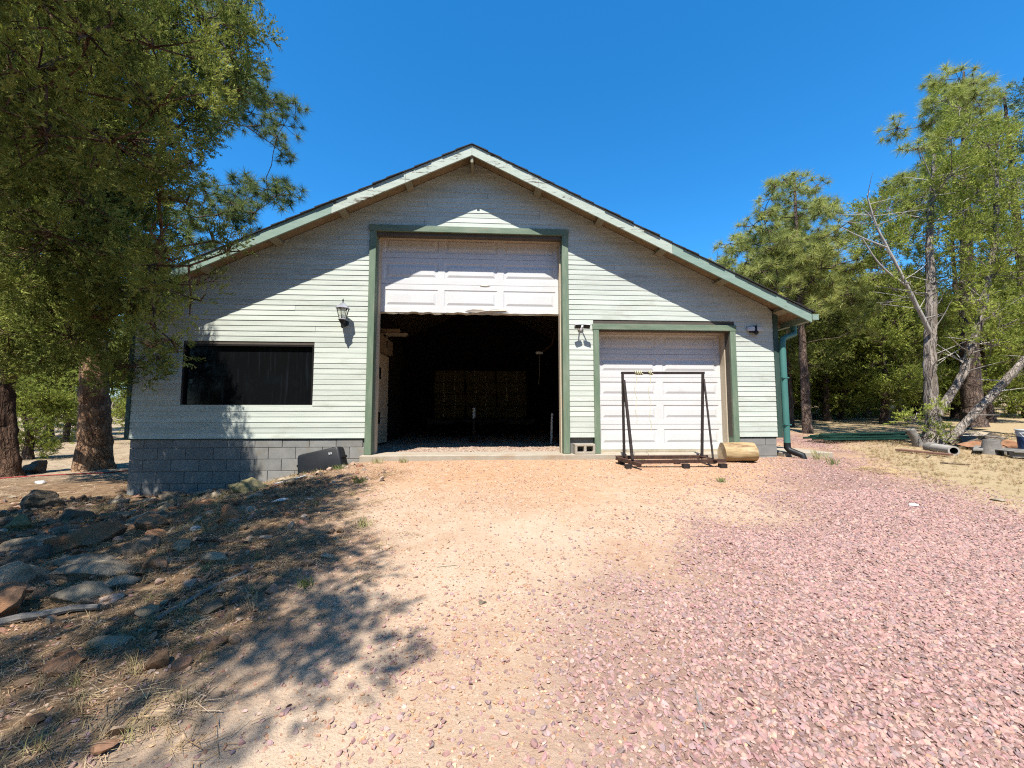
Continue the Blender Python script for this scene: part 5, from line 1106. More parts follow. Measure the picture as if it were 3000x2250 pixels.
def make_tree(name, label, chains, cl, bark, leaf, kind, seed, per=95, size=None, sides=14, lump=0.08, flare=0.3, dead=None,
              cat='tree', group=None, twig_mat=None, rmax=0.12, extra=None):
    rng = np.random.RandomState(seed)
    base = Vector(chains[0][0][:3])
    t = empty(name, label, cat, tuple(base), group=group)
    b = np.array(base)
    V, F = stem_mesh(chains, rng, sides, lump, 0.12, flare)
    link(bpy.data.objects.new('trunk', np_mesh('trunk', V-b, F, bark, True)), t)
    if kind == 'juniper':
        p0, p1, r0, r1 = grow(chains, cl, rng, rmax=rmax)
        LV, LF, hub, sub = juniper_leaves(cl, rng, per, size or (0.13,0.26))
        mid = (hub+sub)/2 + rng.normal(size=hub.shape)*0.04
        e = [(p0,p1,r0,r1), (hub,mid,np.full(len(hub),0.009),np.full(len(hub),0.007)), (mid,sub,np.full(len(hub),0.007),np.full(len(hub),0.004))]
        if extra is not None:
            q = juniper_leaves(extra, rng, 230, (0.12,0.22)); LF = np.concatenate([LF, q[1]+len(LV)]); LV = np.concatenate([LV, q[0]])
            e.append(grow(chains, extra, rng, rmax=rmax))
        p0, p1, r0, r1 = [np.concatenate(q) for q in zip(*e)]
    else:
        pos, d, s_ = pine_leaves(cl, rng, per, size or (0.15,0.24))
        p0, p1, r0, r1 = grow(chains, cl, rng, tip=0.008, rmax=rmax)
        e = [(p0,p1,r0,r1)]
        # twigs from each clump's heart to its tufts
        k_ = np.argmin(np.linalg.norm(pos[:,None]-cl[None,:,:3], axis=2), axis=1) if len(pos)*len(cl) < 4e6 else rng.randint(0,len(cl),len(pos))
        q0 = cl[k_][:,:3]; mid = (q0+pos)/2 + np.array([0,0,-0.05])
        for A_, B_ in ((q0, mid), (mid, pos)): e.append((A_, B_, np.full(len(pos),0.008), np.full(len(pos),0.006)))
        p0, p1, r0, r1 = [np.concatenate(q) for q in zip(*e)]
        LV, LF = scatter_leaves(TUFTS, pos, d, s_, rng)
    BV, BF = cones(p0, p1, r0, r1)
    o = link(bpy.data.objects.new('branches', np_mesh('branches', BV-b, BF, twig_mat or bark, True)), t)
    o['kind'] = 'stuff'
    o = link(bpy.data.objects.new('crown', np_mesh('crown', LV-b, LF, leaf)), t)
    o['kind'] = 'stuff'
    for ch in (dead or []):
        V, F = stem_mesh([ch], rng, 8, 0.04, 0.15)
        link(bpy.data.objects.new('dead_limb', np_mesh('dead_limb', V-b, F, MT['dead_wood'], True)), t)
    return t

def dead_twigs(pts, rng, n, L=0.5, r=0.012):
    """bare bleached side twigs along a limb"""
    out = []
    pts = np.array(pts)
    for _ in range(n):
        i = rng.randint(0, len(pts)-1); u = rng.uniform(); p = pts[i,:3]*(1-u)+pts[i+1,:3]*u
        d = rng.normal(size=3); d[2] = abs(d[2])*0.4 + 0.1; d /= np.linalg.norm(d)
        l = L*rng.uniform(0.5,1.3)
        q = p + d*l*0.5 + rng.normal(size=3)*0.04; e = p + d*l + rng.normal(size=3)*0.08
        out.append([(*p, r), (*q, r*0.7), (*e, r*0.3)])
    return out

rngT = np.random.RandomState(77)
# left: big dark juniper at the edge of the picture
B_chain = [(-11.3,2.6,-0.85,0.29),(-11.45,2.6,0.6,0.25),(-11.55,2.6,1.9,0.24),(-11.65,2.5,4.2,0.22),(-11.0,2.0,6.8,0.18),(-10.0,1.0,9.3,0.06)]
B_limb = [(-11.5,2.5,3.6,0.14),(-10.4,1.6,4.8,0.11),(-9.0,0.6,5.6,0.09),(-7.2,-0.3,5.9,0.07),(-5.6,-0.8,5.2,0.04)]
B_low = [(-11.3,2.6,1.6,0.10),(-10.6,1.9,2.3,0.08),(-9.6,1.1,2.6,0.06),(-8.4,0.4,2.6,0.035)]
clB = parse(LEFT_B)
deadB = dead_twigs(B_low, rngT, 14, 0.7) + dead_twigs(B_limb, rngT, 20, 0.9, 0.014) + dead_twigs(B_chain[3:], rngT, 14, 1.6, 0.018)
make_tree('juniper_tree', 'large dark-trunked juniper at the left edge, branches hanging over the roof corner', [B_chain, B_limb, B_low], clB,
          MT['juniper_bark'], MT['juniper_leaf'], 'juniper', 1, per=190, size=(0.11,0.24), sides=22, lump=0.10, dead=deadB)
# left: nearer juniper whose crown fills the upper left corner and shades the yard
A_chain = [(-8.3,-6.0,-0.9,0.36),(-8.1,-6.0,2.2,0.29),(-7.2,-6.1,4.2,0.22),(-5.8,-6.4,6.2,0.10),(-4.8,-6.6,7.4,0.05)]
A_limb = [(-7.8,-6.0,3.0,0.15),(-6.6,-5.0,4.3,0.11),(-5.4,-4.0,5.1,0.08),(-4.0,-3.4,5.6,0.04)]
clA = parse(LEFT_A)
deadA = dead_twigs(A_limb, rngT, 22, 0.9, 0.012)
make_tree('juniper_tree', 'near juniper overhanging the upper left corner and shading the rocky yard', [A_chain, A_limb], clA,
          MT['juniper_bark'], MT['juniper_leaf'], 'juniper', 2, per=240, size=(0.07,0.17), sides=18, lump=0.1, dead=deadA, extra=parse(LEFT_S))
# left: ponderosa pine behind the corner of the garage
C_chain = [(-10.41,3.9,-0.85,0.37),(-10.55,3.9,1.8,0.295),(-10.8,3.9,5.0,0.25),(-10.9,3.9,10.0,0.20),(-10.9,4.0,14.5,0.05)]
make_tree('ponderosa_pine', 'tall ponderosa pine with orange-brown plated trunk behind the left garage corner', [C_chain], parse(LEFT_C),
          MT['ponderosa'], MT['pine_leaf'], 'pine', 3, per=9, sides=36, lump=0.035, flare=0.22, size=(0.22,0.32), twig_mat=MT['dark_bark'])
# right: grey juniper with several leaning stems
D_main = [(11.0,1.2,-0.15,0.22),(11.08,1.25,0.55,0.14),(11.12,1.3,1.7,0.12),(11.3,1.3,3.4,0.10),(11.4,1.3,5.2,0.07),(11.7,1.3,7.4,0.03)]
D_2 = [(11.12,1.2,0.75,0.085),(11.75,1.1,1.7,0.08),(12.25,1.05,3.0,0.07),(12.75,1.0,5.0,0.06),(13.1,1.0,7.8,0.02)]
D_3 = [(11.15,1.05,0.1,0.09),(12.05,0.85,1.15,0.08),(13.2,0.7,2.4,0.07),(14.3,0.6,3.7,0.05)]
L_d = [(11.1,1.2,2.75,0.048),(10.6,1.05,3.45,0.042),(10.05,0.95,4.4,0.032),(9.55,0.9,5.3,0.020),(9.35,0.85,6.0,0.012)]
L_e = [(10.35,1.0,3.85,0.024),(9.6,0.9,4.25,0.018),(9.1,0.8,4.9,0.012)]
L_f = [(9.85,0.93,4.75,0.020),(9.1,0.85,4.95,0.013),(8.6,0.8,5.15,0.008)]
deadD = [L_d, L_e, L_f] + dead_twigs(L_d, rngT, 30, 0.8, 0.009) + dead_twigs(D_main[2:], rngT, 22, 0.9, 0.014) + dead_twigs(D_2[1:], rngT, 22, 0.9, 0.014) + dead_twigs(D_3, rngT, 12, 0.7, 0.012)
make_tree('juniper_tree', 'grey-barked juniper with leaning stems and a bleached dead limb, right of the garage', [D_main, D_2, D_3], parse(RIGHT_D),
          MT['grey_bark'], MT['juniper_leaf_bright'], 'juniper', 4, per=165, size=(0.12,0.25), sides=18, lump=0.14, flare=0.45, dead=deadD)
# right: pines
F_chain = [(10.3,4.2,0.1,0.13),(10.3,4.2,3.0,0.10),(10.2,4.1,6.0,0.06),(10.15,4.0,8.5,0.03)]
make_tree('pine_tree', 'bright yellow-green pine rising just behind the right roof slope', [F_chain], parse(RIGHT_F), MT['dark_bark'], MT['pine_leaf_yellow'], 'pine', 5, per=8, size=(0.22,0.31))
E_chain = [(17.2,5.2,0.3,0.28),(17.3,5.2,4.0,0.22),(17.5,5.1,9.0,0.12),(17.7,5.0,13.3,0.03)]
make_tree('pine_tree', 'tallest pine on the right, its crown rising above the grey juniper', [E_chain], parse(RIGHT_E), MT['dark_bark'], MT['pine_leaf_yellow'], 'pine', 6, per=9, size=(0.25,0.36))
G_chain = [(16.3,2.9,0.1,0.18),(16.2,2.9,4.0,0.13),(16.0,2.8,10.4,0.03)]
make_tree('juniper_tree', 'slim blue-green juniper cut off by the right edge of the picture', [G_chain], parse(RIGHT_G), MT['dark_bark'], MT['blue_leaf'], 'juniper', 7, per=120)

# stand of trees behind: one prototype of each kind, then copies
def crown_points(rng, n, z0, z1, rad, r, low=0.5):
    out = []
    while len(out) < n:
        u = rng.uniform(); z = z0 + (z1-z0)*u
        R_ = rad*(low + (1-low)*math.sin(min(1,u*1.6)*math.pi*0.5))*(1-0.65*max(0,u-0.35)/0.65)
        w = rng.uniform(0,6.28); q = R_*math.sqrt(rng.uniform(0.08,1))
        out.append((q*math.cos(w), q*math.sin(w), z, rng.uniform(*r)))
    return np.array(out)
def proto(kind, seed, h, rad, z0, n, bark, leaf, per, size, lean=0.1):
    rng = np.random.RandomState(seed)
    ch = [(0,0,-0.3,0.13),(rng.normal()*lean,rng.normal()*lean,h*0.3,0.095),(rng.normal()*lean*2,rng.normal()*lean*2,h*0.7,0.05),(0,0,h,0.015)]
    cl = crown_points(rng, n, z0, h, rad, (0.35,0.6))
    t = make_tree('bg', '', [ch], cl, bark, leaf, kind, seed, per=per, size=size, sides=9)
    return t
def copy_tree(src, name, label, loc, rz, sc, group=None):
    r_ = src.copy(); COL.objects.link(r_); r_.name = name
    r_.location = loc; r_.rotation_euler = (0,0,rz); r_.scale = (sc,sc,sc)
    r_['label'] = label; r_['category'] = 'tree'
    if group: r_['group'] = group
    for c in src.children:
        q = c.copy(); COL.objects.link(q); q.parent = r_
    return r_
protos = {
 'j1': proto('juniper', 31, 6.0, 2.4, 1.7, 74, MT['dark_bark'], MT['juniper_leaf'], 60, (0.2,0.34)),
 'j2': proto('juniper', 32, 5.0, 2.3, 0.6, 74, MT['dark_bark'], MT['juniper_leaf_bright'], 60, (0.2,0.34)),
 'p1': proto('pine', 33, 9.0, 2.1, 2.6, 62, MT['dark_bark'], MT['pine_leaf_yellow'], 6, (0.24,0.34)),
 'b1': proto('juniper', 34, 2.3, 1.3, 0.1, 40, MT['dark_bark'], MT['juniper_leaf_bright'], 60, (0.16,0.28)),
}
_first = set()
def plant(kind, name, label, x, y, rz, sc, group=None):
    src = protos[kind]
    if kind not in _first:
        _first.add(kind)
        src.name = name; src.location = (x, y, gz(x,y)); src.rotation_euler = (0,0,rz); src.scale = (sc,)*3
        tag(src, label, 'tree', group)
        return src
    return copy_tree(src, name, label, (x, y, gz(x,y)), rz, sc, group)
STAND = 'shaded stand of trees right of the garage'
plant('j1', 'juniper_tree', 'rough-trunked juniper nearest the teal downspout, in the shaded stand', 11.3, 6.2, 0.4, 1.0, STAND)
plant('p1', 'pine_tree', 'second trunk from the downspout, a pine in the shaded stand', 13.1, 7.6, 1.4, 0.95, STAND)
plant('j1', 'juniper_tree', 'dark juniper third from the downspout, in the shaded stand', 15.0, 8.8, 2.2, 1.05, STAND)
plant('j2', 'juniper_tree', 'fork-trunked juniper in the middle of the shaded stand', 16.2, 7.4, 3.9, 1.1, STAND)
plant('j1', 'juniper_tree', 'low dark juniper directly behind the fallen green posts', 18.2, 8.6, 5.1, 1.0, STAND)
plant('p1', 'pine_tree', 'thick pine trunk seen just right of the grey juniper', 20.3, 7.6, 4.0, 1.15, STAND)
plant('j2', 'juniper_tree', 'dark slim juniper close behind the thick pine trunk on the right', 21.6, 8.0, 0.8, 1.15, STAND)
plant('j2', 'juniper_tree', 'juniper behind the shaded stand, left of the grey juniper trunk', 19.5, 13.5, 2.6, 1.3, STAND)
FAR_R = 'far trees beyond the shaded stand'
for i, (k_, x, y, s_) in enumerate([('b1',12.2,10.4,1.2),('b1',16.6,9.8,1.3),('b1',19.0,11.0,1.4),('b1',22.8,10.2,1.3),('b1',14.0,9.9,1.2),('b1',25.5,13.8,1.6),('b1',18.0,14.0,1.8),('b1',22.0,15.0,1.9),('b1',29.0,17.0,2.0),('j2',10.6,9.6,1.0),('j2',14.8,11.4,1.1),('j2',17.4,11.6,1.2),('j2',12.6,13.6,1.3),('j2',20.8,10.9,1.1),('j2',24.6,16.4,1.4),('j2',28.5,20.5,1.5),('j2',16.0,16.0,1.5),('j2',33.0,18.5,1.4),('j2',21.0,25.0,1.8),('j2',40.0,28.0,1.7),('j1',14.5,13.0,1.15),('p1',12.0,11.5,0.9),('j2',23.5,12.5,1.2),('j1',27.0,16.0,1.3),('j2',22.0,20.0,1.4),('j1',17.5,19.0,1.4),('p1',31.0,14.0,1.0),('j2',36.0,24.0,1.5),('j1',30.0,27.0,1.5),('j2',42.0,21.0,1.4),('j1',46.0,30.0,1.6),('j2',38.0,36.0,1.8),('j1',26.0,34.0,1.8),('j1',33.5,9.5,1.2),('j2',29.0,11.0,1.1),('b1',27.0,10.5,1.5),('j2',38.0,15.0,1.4),('j2',47.0,20.0,1.6),('j1',36.0,12.0,1.3),('j2',54.0,33.0,1.8)]):
    plant(k_, 'juniper_tree' if k_[0] == 'j' else 'pine_tree', 'distant tree in the far thicket beyond the shaded stand on the right', x, y, i*1.7, s_, FAR_R)
BACK_L = 'far trees behind the left garage corner'
plant('b1', 'juniper_bush', 'bright yellow-green juniper bush in the sun left of the ponderosa trunk', -15.6, 7.2, 0.5, 1.0)
plant('b1', 'juniper_bush', 'small sunlit juniper bush between the ponderosa trunk and the garage', -14.6, 12.0, 2.5, 0.95)
plant('j1', 'juniper_tree', 'thin-trunked juniper seen between the ponderosa trunk and the garage corner', -11.6, 7.9, 1.1, 0.95)
plant('b1', 'juniper_bush', 'grey-green bush behind the dark juniper trunk at the left edge', -20.5, 9.5, 4.2, 1.1)
for i, (k_, x, y, s_) in enumerate([('j2',-11.0,11.0,1.1),('j2',-14.0,16.5,1.3),('j2',-18.5,15.5,1.2),('j2',-23.0,21.5,1.5),('j2',-28.0,17.5,1.3),('j2',-17.5,27.5,1.8),('j2',-24.0,17.0,1.2),('j1',-19.0,20.0,1.3),('j2',-30.0,22.0,1.5),('j1',-27.5,13.0,1.2),('j2',-15.0,24.0,1.4),('p1',-22.0,26.0,1.3),('j1',-36.0,27.0,1.7),('j2',-40.0,20.0,1.5),('j1',-12.0,30.0,1.6),('j2',-22.0,38.0,2.0),('j1',-47.0,34.0,2.0),('j2',-33.0,42.0,2.2)]):
    plant(k_, 'juniper_tree' if k_[0] == 'j' else 'pine_tree', 'distant tree in the hazy wood behind the left garage corner', x, y, i*2.1, s_, BACK_L)
for i, (k_, x, y, s_) in enumerate([('j2',-13.0,-14.0,1.4),('j1',-6.5,-18.5,1.5),('j2',6.5,-19.5,1.6),('j2',14.0,-17.5,1.5),('j1',0.0,-25.0,1.9),('j2',-14.5,-23.0,1.9),('j2',19.0,-13.0,1.5),('j1',-19.0,-9.0,1.5),('j2',20.0,-24.0,1.9),('j2',8.0,-28.0,2.1),('j1',-9.5,-17.0,1.3),('j2',-3.5,-21.0,1.5),('p1',3.0,-23.0,1.2),('j1',10.0,-21.0,1.4)]):  # unseen trees, added to cut the sky fill on the garage wall
    plant(k_, 'juniper_tree' if k_[0] == 'j' else 'pine_tree', 'unseen tree added across the yard to block sky light', x, y, i*1.3, s_, 'added trees blocking sky light')
# ---------------------------------------------------------------- rocks, wood and odds and ends on the ground
from mathutils import noise as mnoise
def rock_mesh(name, seed, sx, sy, sz, mat, sub=4):
    bm = bmesh.new(); bmesh.ops.create_icosphere(bm, subdivisions=sub, radius=1.0)
    rng = np.random.RandomState(seed)
    pl = rng.normal(size=(15,3)); pl[:4,2] = np.abs(pl[:4,2])+0.6
    pl /= np.linalg.norm(pl, axis=1, keepdims=True); dd = rng.uniform(0.42, 0.82, 15)
    off = Vector(rng.uniform(-50, 50, 3))
    sc = np.array([sx, sy, sz])*0.98
    for v in bm.verts:
        p = np.array(v.co)
        for n_, d_ in zip(pl, dd):            # broken flat faces
            k_ = p @ n_
            if k_ > d_: p = p - n_*(k_-d_)*0.97
        q = Vector(p*sc)
        f = mnoise.fractal(q*9 + off, 0.9, 2.1, 4)*0.035 + mnoise.fractal(q*3.2 + off, 1.0, 2.0, 2)*0.06
        lay = 0.02*math.sin(q.z*70 + 3*mnoise.noise(q*5 + off))
        nrm = Vector(p/np.maximum(sc, 1e-6)).normalized()
        v.co = q + nrm*(f + lay*0.5)*min(1.0, (min(sc)/0.2)**0.6)*(0.6 if min(sc) < 0.5 else 1.0)
    bm.normal_update()
    for f in bm.faces: f.smooth = True
    for e in bm.edges:
        if len(e.link_faces) == 2 and e.calc_face_angle() > 0.34: e.smooth = False
    me = bpy.data.meshes.new(name); bm.to_mesh(me); bm.free()
    me.materials.append(mat)
    return me
def rock(x, y, sx, sy, sz, mat, label, seed, rz=0.0, tilt=(0,0), sink=0.32, group=None, name='rock'):
    o = bpy.data.objects.new(name, rock_mesh(name, seed, sx, sy, sz, MT[mat]))
    o.location = (x, y, gz(x,y) + sz*(1-2*sink)*0.9); o.rotation_euler = (R(tilt[0]), R(tilt[1]), R(rz))
    link(o); return tag(o, label, 'rock', group)
RK = 'rocks along the slope left of the driveway'
rock(-6.75,-1.0,0.36,0.26,0.24,'grey_rock','largest dark boulder on the slope below the left garage corner',1,10,group=RK)
rock(-7.0,-1.75,0.42,0.28,0.17,'grey_rock','flat dark boulder at the left edge beside the largest dark boulder',2,-15,group=RK)
rock(-5.75,-2.2,0.20,0.16,0.15,'moss_rock','small moss-green boulder near the left edge, below the dark boulders',3,30,group=RK)
rock(-5.55,-1.7,0.22,0.17,0.12,'grey_rock','grey stone in front of the largest dark boulder',4,50,group=RK)
rock(-5.75,-0.75,0.22,0.13,0.09,'pale_rock','pale pinkish stone at the foot of the left garage corner',5,20,group=RK)
rock(-5.1,-0.5,0.34,0.18,0.13,'grey_rock','grey slab leaning along the block foundation near the corner',6,5,group=RK)
rock(-3.95,-3.2,0.36,0.24,0.20,'orange_rock','layered orange sandstone boulder in the middle of the rock pile',7,25,(8,-10),group=RK)
rock(-3.7,-2.75,0.34,0.22,0.17,'orange_rock','brown-orange boulder just behind the layered sandstone',8,-20,group=RK)
rock(-2.95,-3.75,0.22,0.18,0.16,'grey_rock','blue-grey rounded boulder at the right of the rock pile',9,60,group=RK)
rock(-3.35,-3.9,0.36,0.16,0.12,'tan_rock','long flat brown rock below the layered sandstone',10,5,group=RK)
rock(-2.95,-4.25,0.34,0.17,0.11,'pale_rock','pale flat slab in the front row of the rock pile',11,12,(0,6),group=RK)
rock(-2.45,-4.25,0.14,0.13,0.12,'orange_rock','rough orange rock beside the pale flat slab',12,40,group=RK)
rock(-2.5,-4.5,0.13,0.09,0.07,'tan_rock','small tan wedge-shaped stone under the rough orange rock',13,15,group=RK)
rock(-3.55,-4.25,0.34,0.26,0.19,'tan_rock','broad brown-grey boulder at the left of the front row',14,-10,group=RK)
rock(-3.05,-4.85,0.30,0.27,0.25,'orange_rock','big orange boulder cut off by the left edge of the picture',15,70,group=RK)
rock(-2.62,-4.70,0.20,0.14,0.10,'pale_rock','pale slab stone with a flat tilted top nearest the orange edge boulder',16,25,(6,10),group=RK)
rock(-2.5,-3.85,0.10,0.09,0.08,'tan_rock','small tan block of stone lying alone right of the rock pile',17,30,group=RK)
rock(-1.95,-4.25,0.11,0.08,0.06,'tan_rock','small flat tan stone halfway between the rock pile and driveway',18,10,group=RK)
rock(-2.45,-3.25,0.11,0.09,0.15,'orange_rock','upright pinkish stone in the shade right of the rock pile',19,10,(0,-12),0.25,group=RK)
rock(-2.75,-3.35,0.11,0.06,0.045,'white_stone','white stone beside the upright pinkish stone',20,15,group=RK)
rock(-4.25,-2.2,0.17,0.13,0.11,'tan_rock','brown stone behind the rock pile',21,45,group=RK)
rock(-3.95,-2.25,0.15,0.13,0.14,'grey_rock','blackish stone behind the rock pile, beside a brown stone',22,5,group=RK)
rock(-3.75,-1.7,0.13,0.10,0.09,'orange_rock','pink-orange stone between the foundation and the rock pile',23,15,group=RK)
rock(-1.90,-5.50,0.11,0.09,0.075,'orange_rock','rounded reddish rock low in the left foreground',24,0,group=RK)
rock(-1.83,-5.32,0.13,0.09,0.045,'tan_rock','flat tan stone beside the grey sticks in the left foreground',25,20,group=RK)
rock(-1.45,-5.02,0.085,0.08,0.06,'grey_rock','round grey cobble half buried in the dappled foreground',26,0,group=RK)
rock(-3.45,-1.15,0.34,0.26,0.22,'moss_rock','large mossy boulder in front of the block foundation',27,20,group=RK)
rock(-3.95,-1.15,0.19,0.15,0.13,'tan_rock','tan rock left of the large mossy boulder',28,50,group=RK)
rock(-3.15,-0.75,0.14,0.10,0.08,'tan_rock','small tan rock between the mossy boulder and the black tub',29,10,group=RK)
rock(-2.95,-1.9,0.14,0.10,0.06,'tan_rock','low tan stone in front of the large mossy boulder',30,0,group=RK)
rock(-4.6,-1.25,0.18,0.14,0.10,'tan_rock','brown stone below the grey slab on the foundation',31,10,group=RK)
rock(-4.5,-0.6,0.15,0.10,0.10,'tan_rock','knobby tan stone touching the block foundation',32,40,group=RK)
rock(-4.9,-2.9,0.26,0.18,0.13,'tan_rock','brown rock behind the layered sandstone towards the left edge',33,20,group=RK)
rock(-4.65,-3.6,0.30,0.2,0.15,'orange_rock','rusty rock at the left edge behind the broad brown-grey boulder',34,20,group=RK)
rock(-2.02,-1.75,0.05,0.04,0.03,'white_stone','tiny white stone lying at the edge of the tree shade',35,0)
# many smaller angular rocks packed between the named ones
_rk = [rock_mesh('rock', 200+i, 1, 1, 1, MT[m_], 3) for i, m_ in enumerate(['tan_rock','orange_rock','grey_rock','tan_rock','pale_rock','orange_rock'])]
rp = random.Random(31)
for i in range(64):
    if i < 44: x, y = rp.uniform(-6.6,-2.5), rp.uniform(-4.7,-1.2)
    else: x, y = rp.uniform(-5.8,-2.6), rp.uniform(-1.9,-0.35)
    if x > -2.4 - 0.5*(y+4.7) and i < 44: x -= 1.2
    s_ = rp.uniform(0.09, 0.23) if i < 44 else rp.uniform(0.07, 0.16)
    o = bpy.data.objects.new('rock', _rk[i % 6]); link(o)
    o.scale = (s_*rp.uniform(0.9,1.5), s_*rp.uniform(0.7,1.1), s_*rp.uniform(0.45,0.85))
    o.location = (x, y, gz(x,y) + s_*0.08); o.rotation_euler = (rp.uniform(-.3,.3), rp.uniform(-.3,.3), rp.uniform(0,6.28))
    tag(o, 'small angular brown rock packed into the shaded rock pile on the left', 'rock', 'small rocks of the rock pile')
# rocks on the right
RR = 'rocks behind the junk pile on the right'
rock(13.2,2.2,0.75,0.5,0.26,'tan_rock','broad sunlit tan boulder at the foot of the thick pine trunk',41,10,group=RR)
rock(12.1,1.4,0.45,0.3,0.26,'grey_rock','dark shaded boulder beside the grey juniper roots',42,30,group=RR)
rock(12.9,1.5,0.42,0.3,0.30,'grey_rock','dark rounded boulder right of the grey juniper, in shade',43,70,group=RR)
rock(11.6,0.75,0.62,0.4,0.16,'orange_rock','flat pink-orange sandstone slab behind the pale pipe',44,5,group=RR)
rock(12.35,0.8,0.42,0.35,0.20,'orange_rock','pink-orange sandstone lump behind the wood stump',45,35,group=RR)
rock(14.4,1.9,0.22,0.2,0.14,'tan_rock','small tan rock above the white bucket',46,35,group=RR)
rock(5.55,-3.15,0.07,0.05,0.03,'white_stone','white stone in the dry grass at the gravel edge on the right',47,0)
rock(6.9,-3.0,0.13,0.10,0.022,'pale_rock','pale flat stone in the dry grass at the right',48,0)
rock(0.30,-5.02,0.04,0.03,0.02,'grey_rock','small lilac stone lying alone on the bare dirt',49,0)
# left far yard
rock(-11.35,3.4,0.42,0.34,0.30,'grey_rock','black rounded rock at the foot of the dark juniper trunk',51,0)
rock(-9.2,1.4,0.10,0.08,0.06,'white_stone','white stone on the sunlit ground left of the garage',52,0)

def stick(name, label, a, b, r, mat, seed, cat='stick', flat=None, group=None):
    rr = random.Random(seed); A = Vector((a[0], a[1], gz(*a)+r*1.0)); B = Vector((b[0], b[1], gz(*b)+r*1.0))
    n = 9; pts = []; L = (B-A).length
    for i in range(n+1):
        u = i/n; p = A.lerp(B, u); p.z = gz(p.x, p.y) + r*0.9
        p += Vector((rr.uniform(-1,1), rr.uniform(-1,1), 0))*L*0.012; pts.append(p)
    m = MB().tube(pts, [r*(1-0.45*i/n) for i in range(n+1)], 7, flat=flat)
    o = m.build(name, MT[mat], None, smooth=True)
    return tag(o, label, cat, group)
stick('weathered_log', 'grey weathered branch lying under the pale tilted slab at the left', (-2.95,-5.0), (-2.3,-4.90), 0.032, 'greywood', 1)
stick('stick', 'long grey stick pointing away from the camera in the dappled shade', (-1.75,-5.15), (-1.55,-4.45), 0.016, 'greywood', 2)
stick('stick', 'dark thin stick beside the long grey stick', (-1.83,-5.0), (-1.72,-4.5), 0.012, 'dark_bark', 3)
stick('stick', 'bent dark stick behind the small flat tan stone', (-2.45,-3.75), (-1.85,-3.95), 0.018, 'dark_bark', 4)
stick('stick', 'short brown stick at the lower left near the reddish rock', (-1.95,-5.25), (-1.78,-5.0), 0.010, 'dark_bark', 5)
stick('stick', 'pale straight straw stick on the bare dirt', (-0.08,-4.48), (0.08,-4.46), 0.006, 'plank', 6)
stick('stick', 'thin grey twig in the pink gravel at the bottom right', (1.28,-6.1), (1.36,-5.86), 0.006, 'greywood', 7)
stick('stick', 'curved twig in front of the red-brown plank on the right', (9.0,-0.35), (9.35,-0.12), 0.014, 'dark_bark', 8)
stick('stick', 'dark twig lying in the grass below the red-brown plank', (8.75,-0.8), (9.15,-0.95), 0.016, 'dark_bark', 9)
def plank(name, label, a, b, w, t, mat, lift=0.0, cat='board', lift_b=None):
    A = Vector((a[0], a[1], gz(*a)+t/2+lift)); B = Vector((b[0], b[1], gz(*b)+t/2+(lift if lift_b is None else lift_b)))
    d = B-A; q = d.to_track_quat('X', 'Z')
    o = MB().box((0,-w/2,-t/2),(d.length,w/2,t/2)).build(name, MT[mat], None, bevel=0.004)
    o.location = A; o.rotation_mode = 'QUATERNION'; o.rotation_quaternion = q
    return tag(o, label, cat)
plank('plank', 'red-brown plank lying askew in front of the grey juniper', (9.35,0.55), (9.6,-0.28), 0.16, 0.04, 'redplank', 0.03)
plank('plank', 'long pale plank lying on the ground behind the left garage corner', (-9.75,3.3), (-7.2,4.2), 0.11, 0.04, 'plank', 0.02)
plank('plank', 'broad pale board lying flat beside the long plank behind the left corner', (-9.35,4.5), (-7.0,4.9), 0.45, 0.03, 'plank', 0.03)
plank('plank', 'short pale board lying under the long plank behind the left corner', (-8.9,3.5), (-7.4,3.6), 0.22, 0.03, 'plank', 0.0)
plank('white_board', 'white scrap board lying flat near the large mossy boulder', (-3.05,-1.15), (-2.62,-1.05), 0.10, 0.012, 'whiteplastic', 0.03, 'scrap')
def paper():
    x, y = -2.45, -2.45
    m = MB().add([(0,0,0.02),(0.16,0.01,0.035),(0.18,0.10,0.045),(0.03,0.11,0.03),(0.09,0.055,0.055)], [(0,1,4),(1,2,4),(2,3,4),(3,0,4)])
    m.add([(0,0,0.012),(0.16,0.01,0.027),(0.18,0.10,0.037),(0.03,0.11,0.022)], [(3,2,1,0)])
    o = m.build('scrap_sheet', MT['whiteplastic']); o.location = (x, y, gz(x,y)+0.02)
    tag(o, 'crumpled white scrap lying in the shade left of the driveway', 'scrap')
paper()
# red cord on the ground at the far left
pts = [(-11.0+0.42*i, 1.9+0.28*i+0.05*math.sin(i*2.3)) for i in range(9)]
tag(MB().tube([(x, y, gz(x,y)+0.02) for x, y in pts], 0.016, 6).build('red_cord', M('red_cord', [(0.35,0.03,0.03),(0.45,0.06,0.05)], 8), None, smooth=True),
    'red cord stretched over the ground in front of the ponderosa trunk', 'cord')

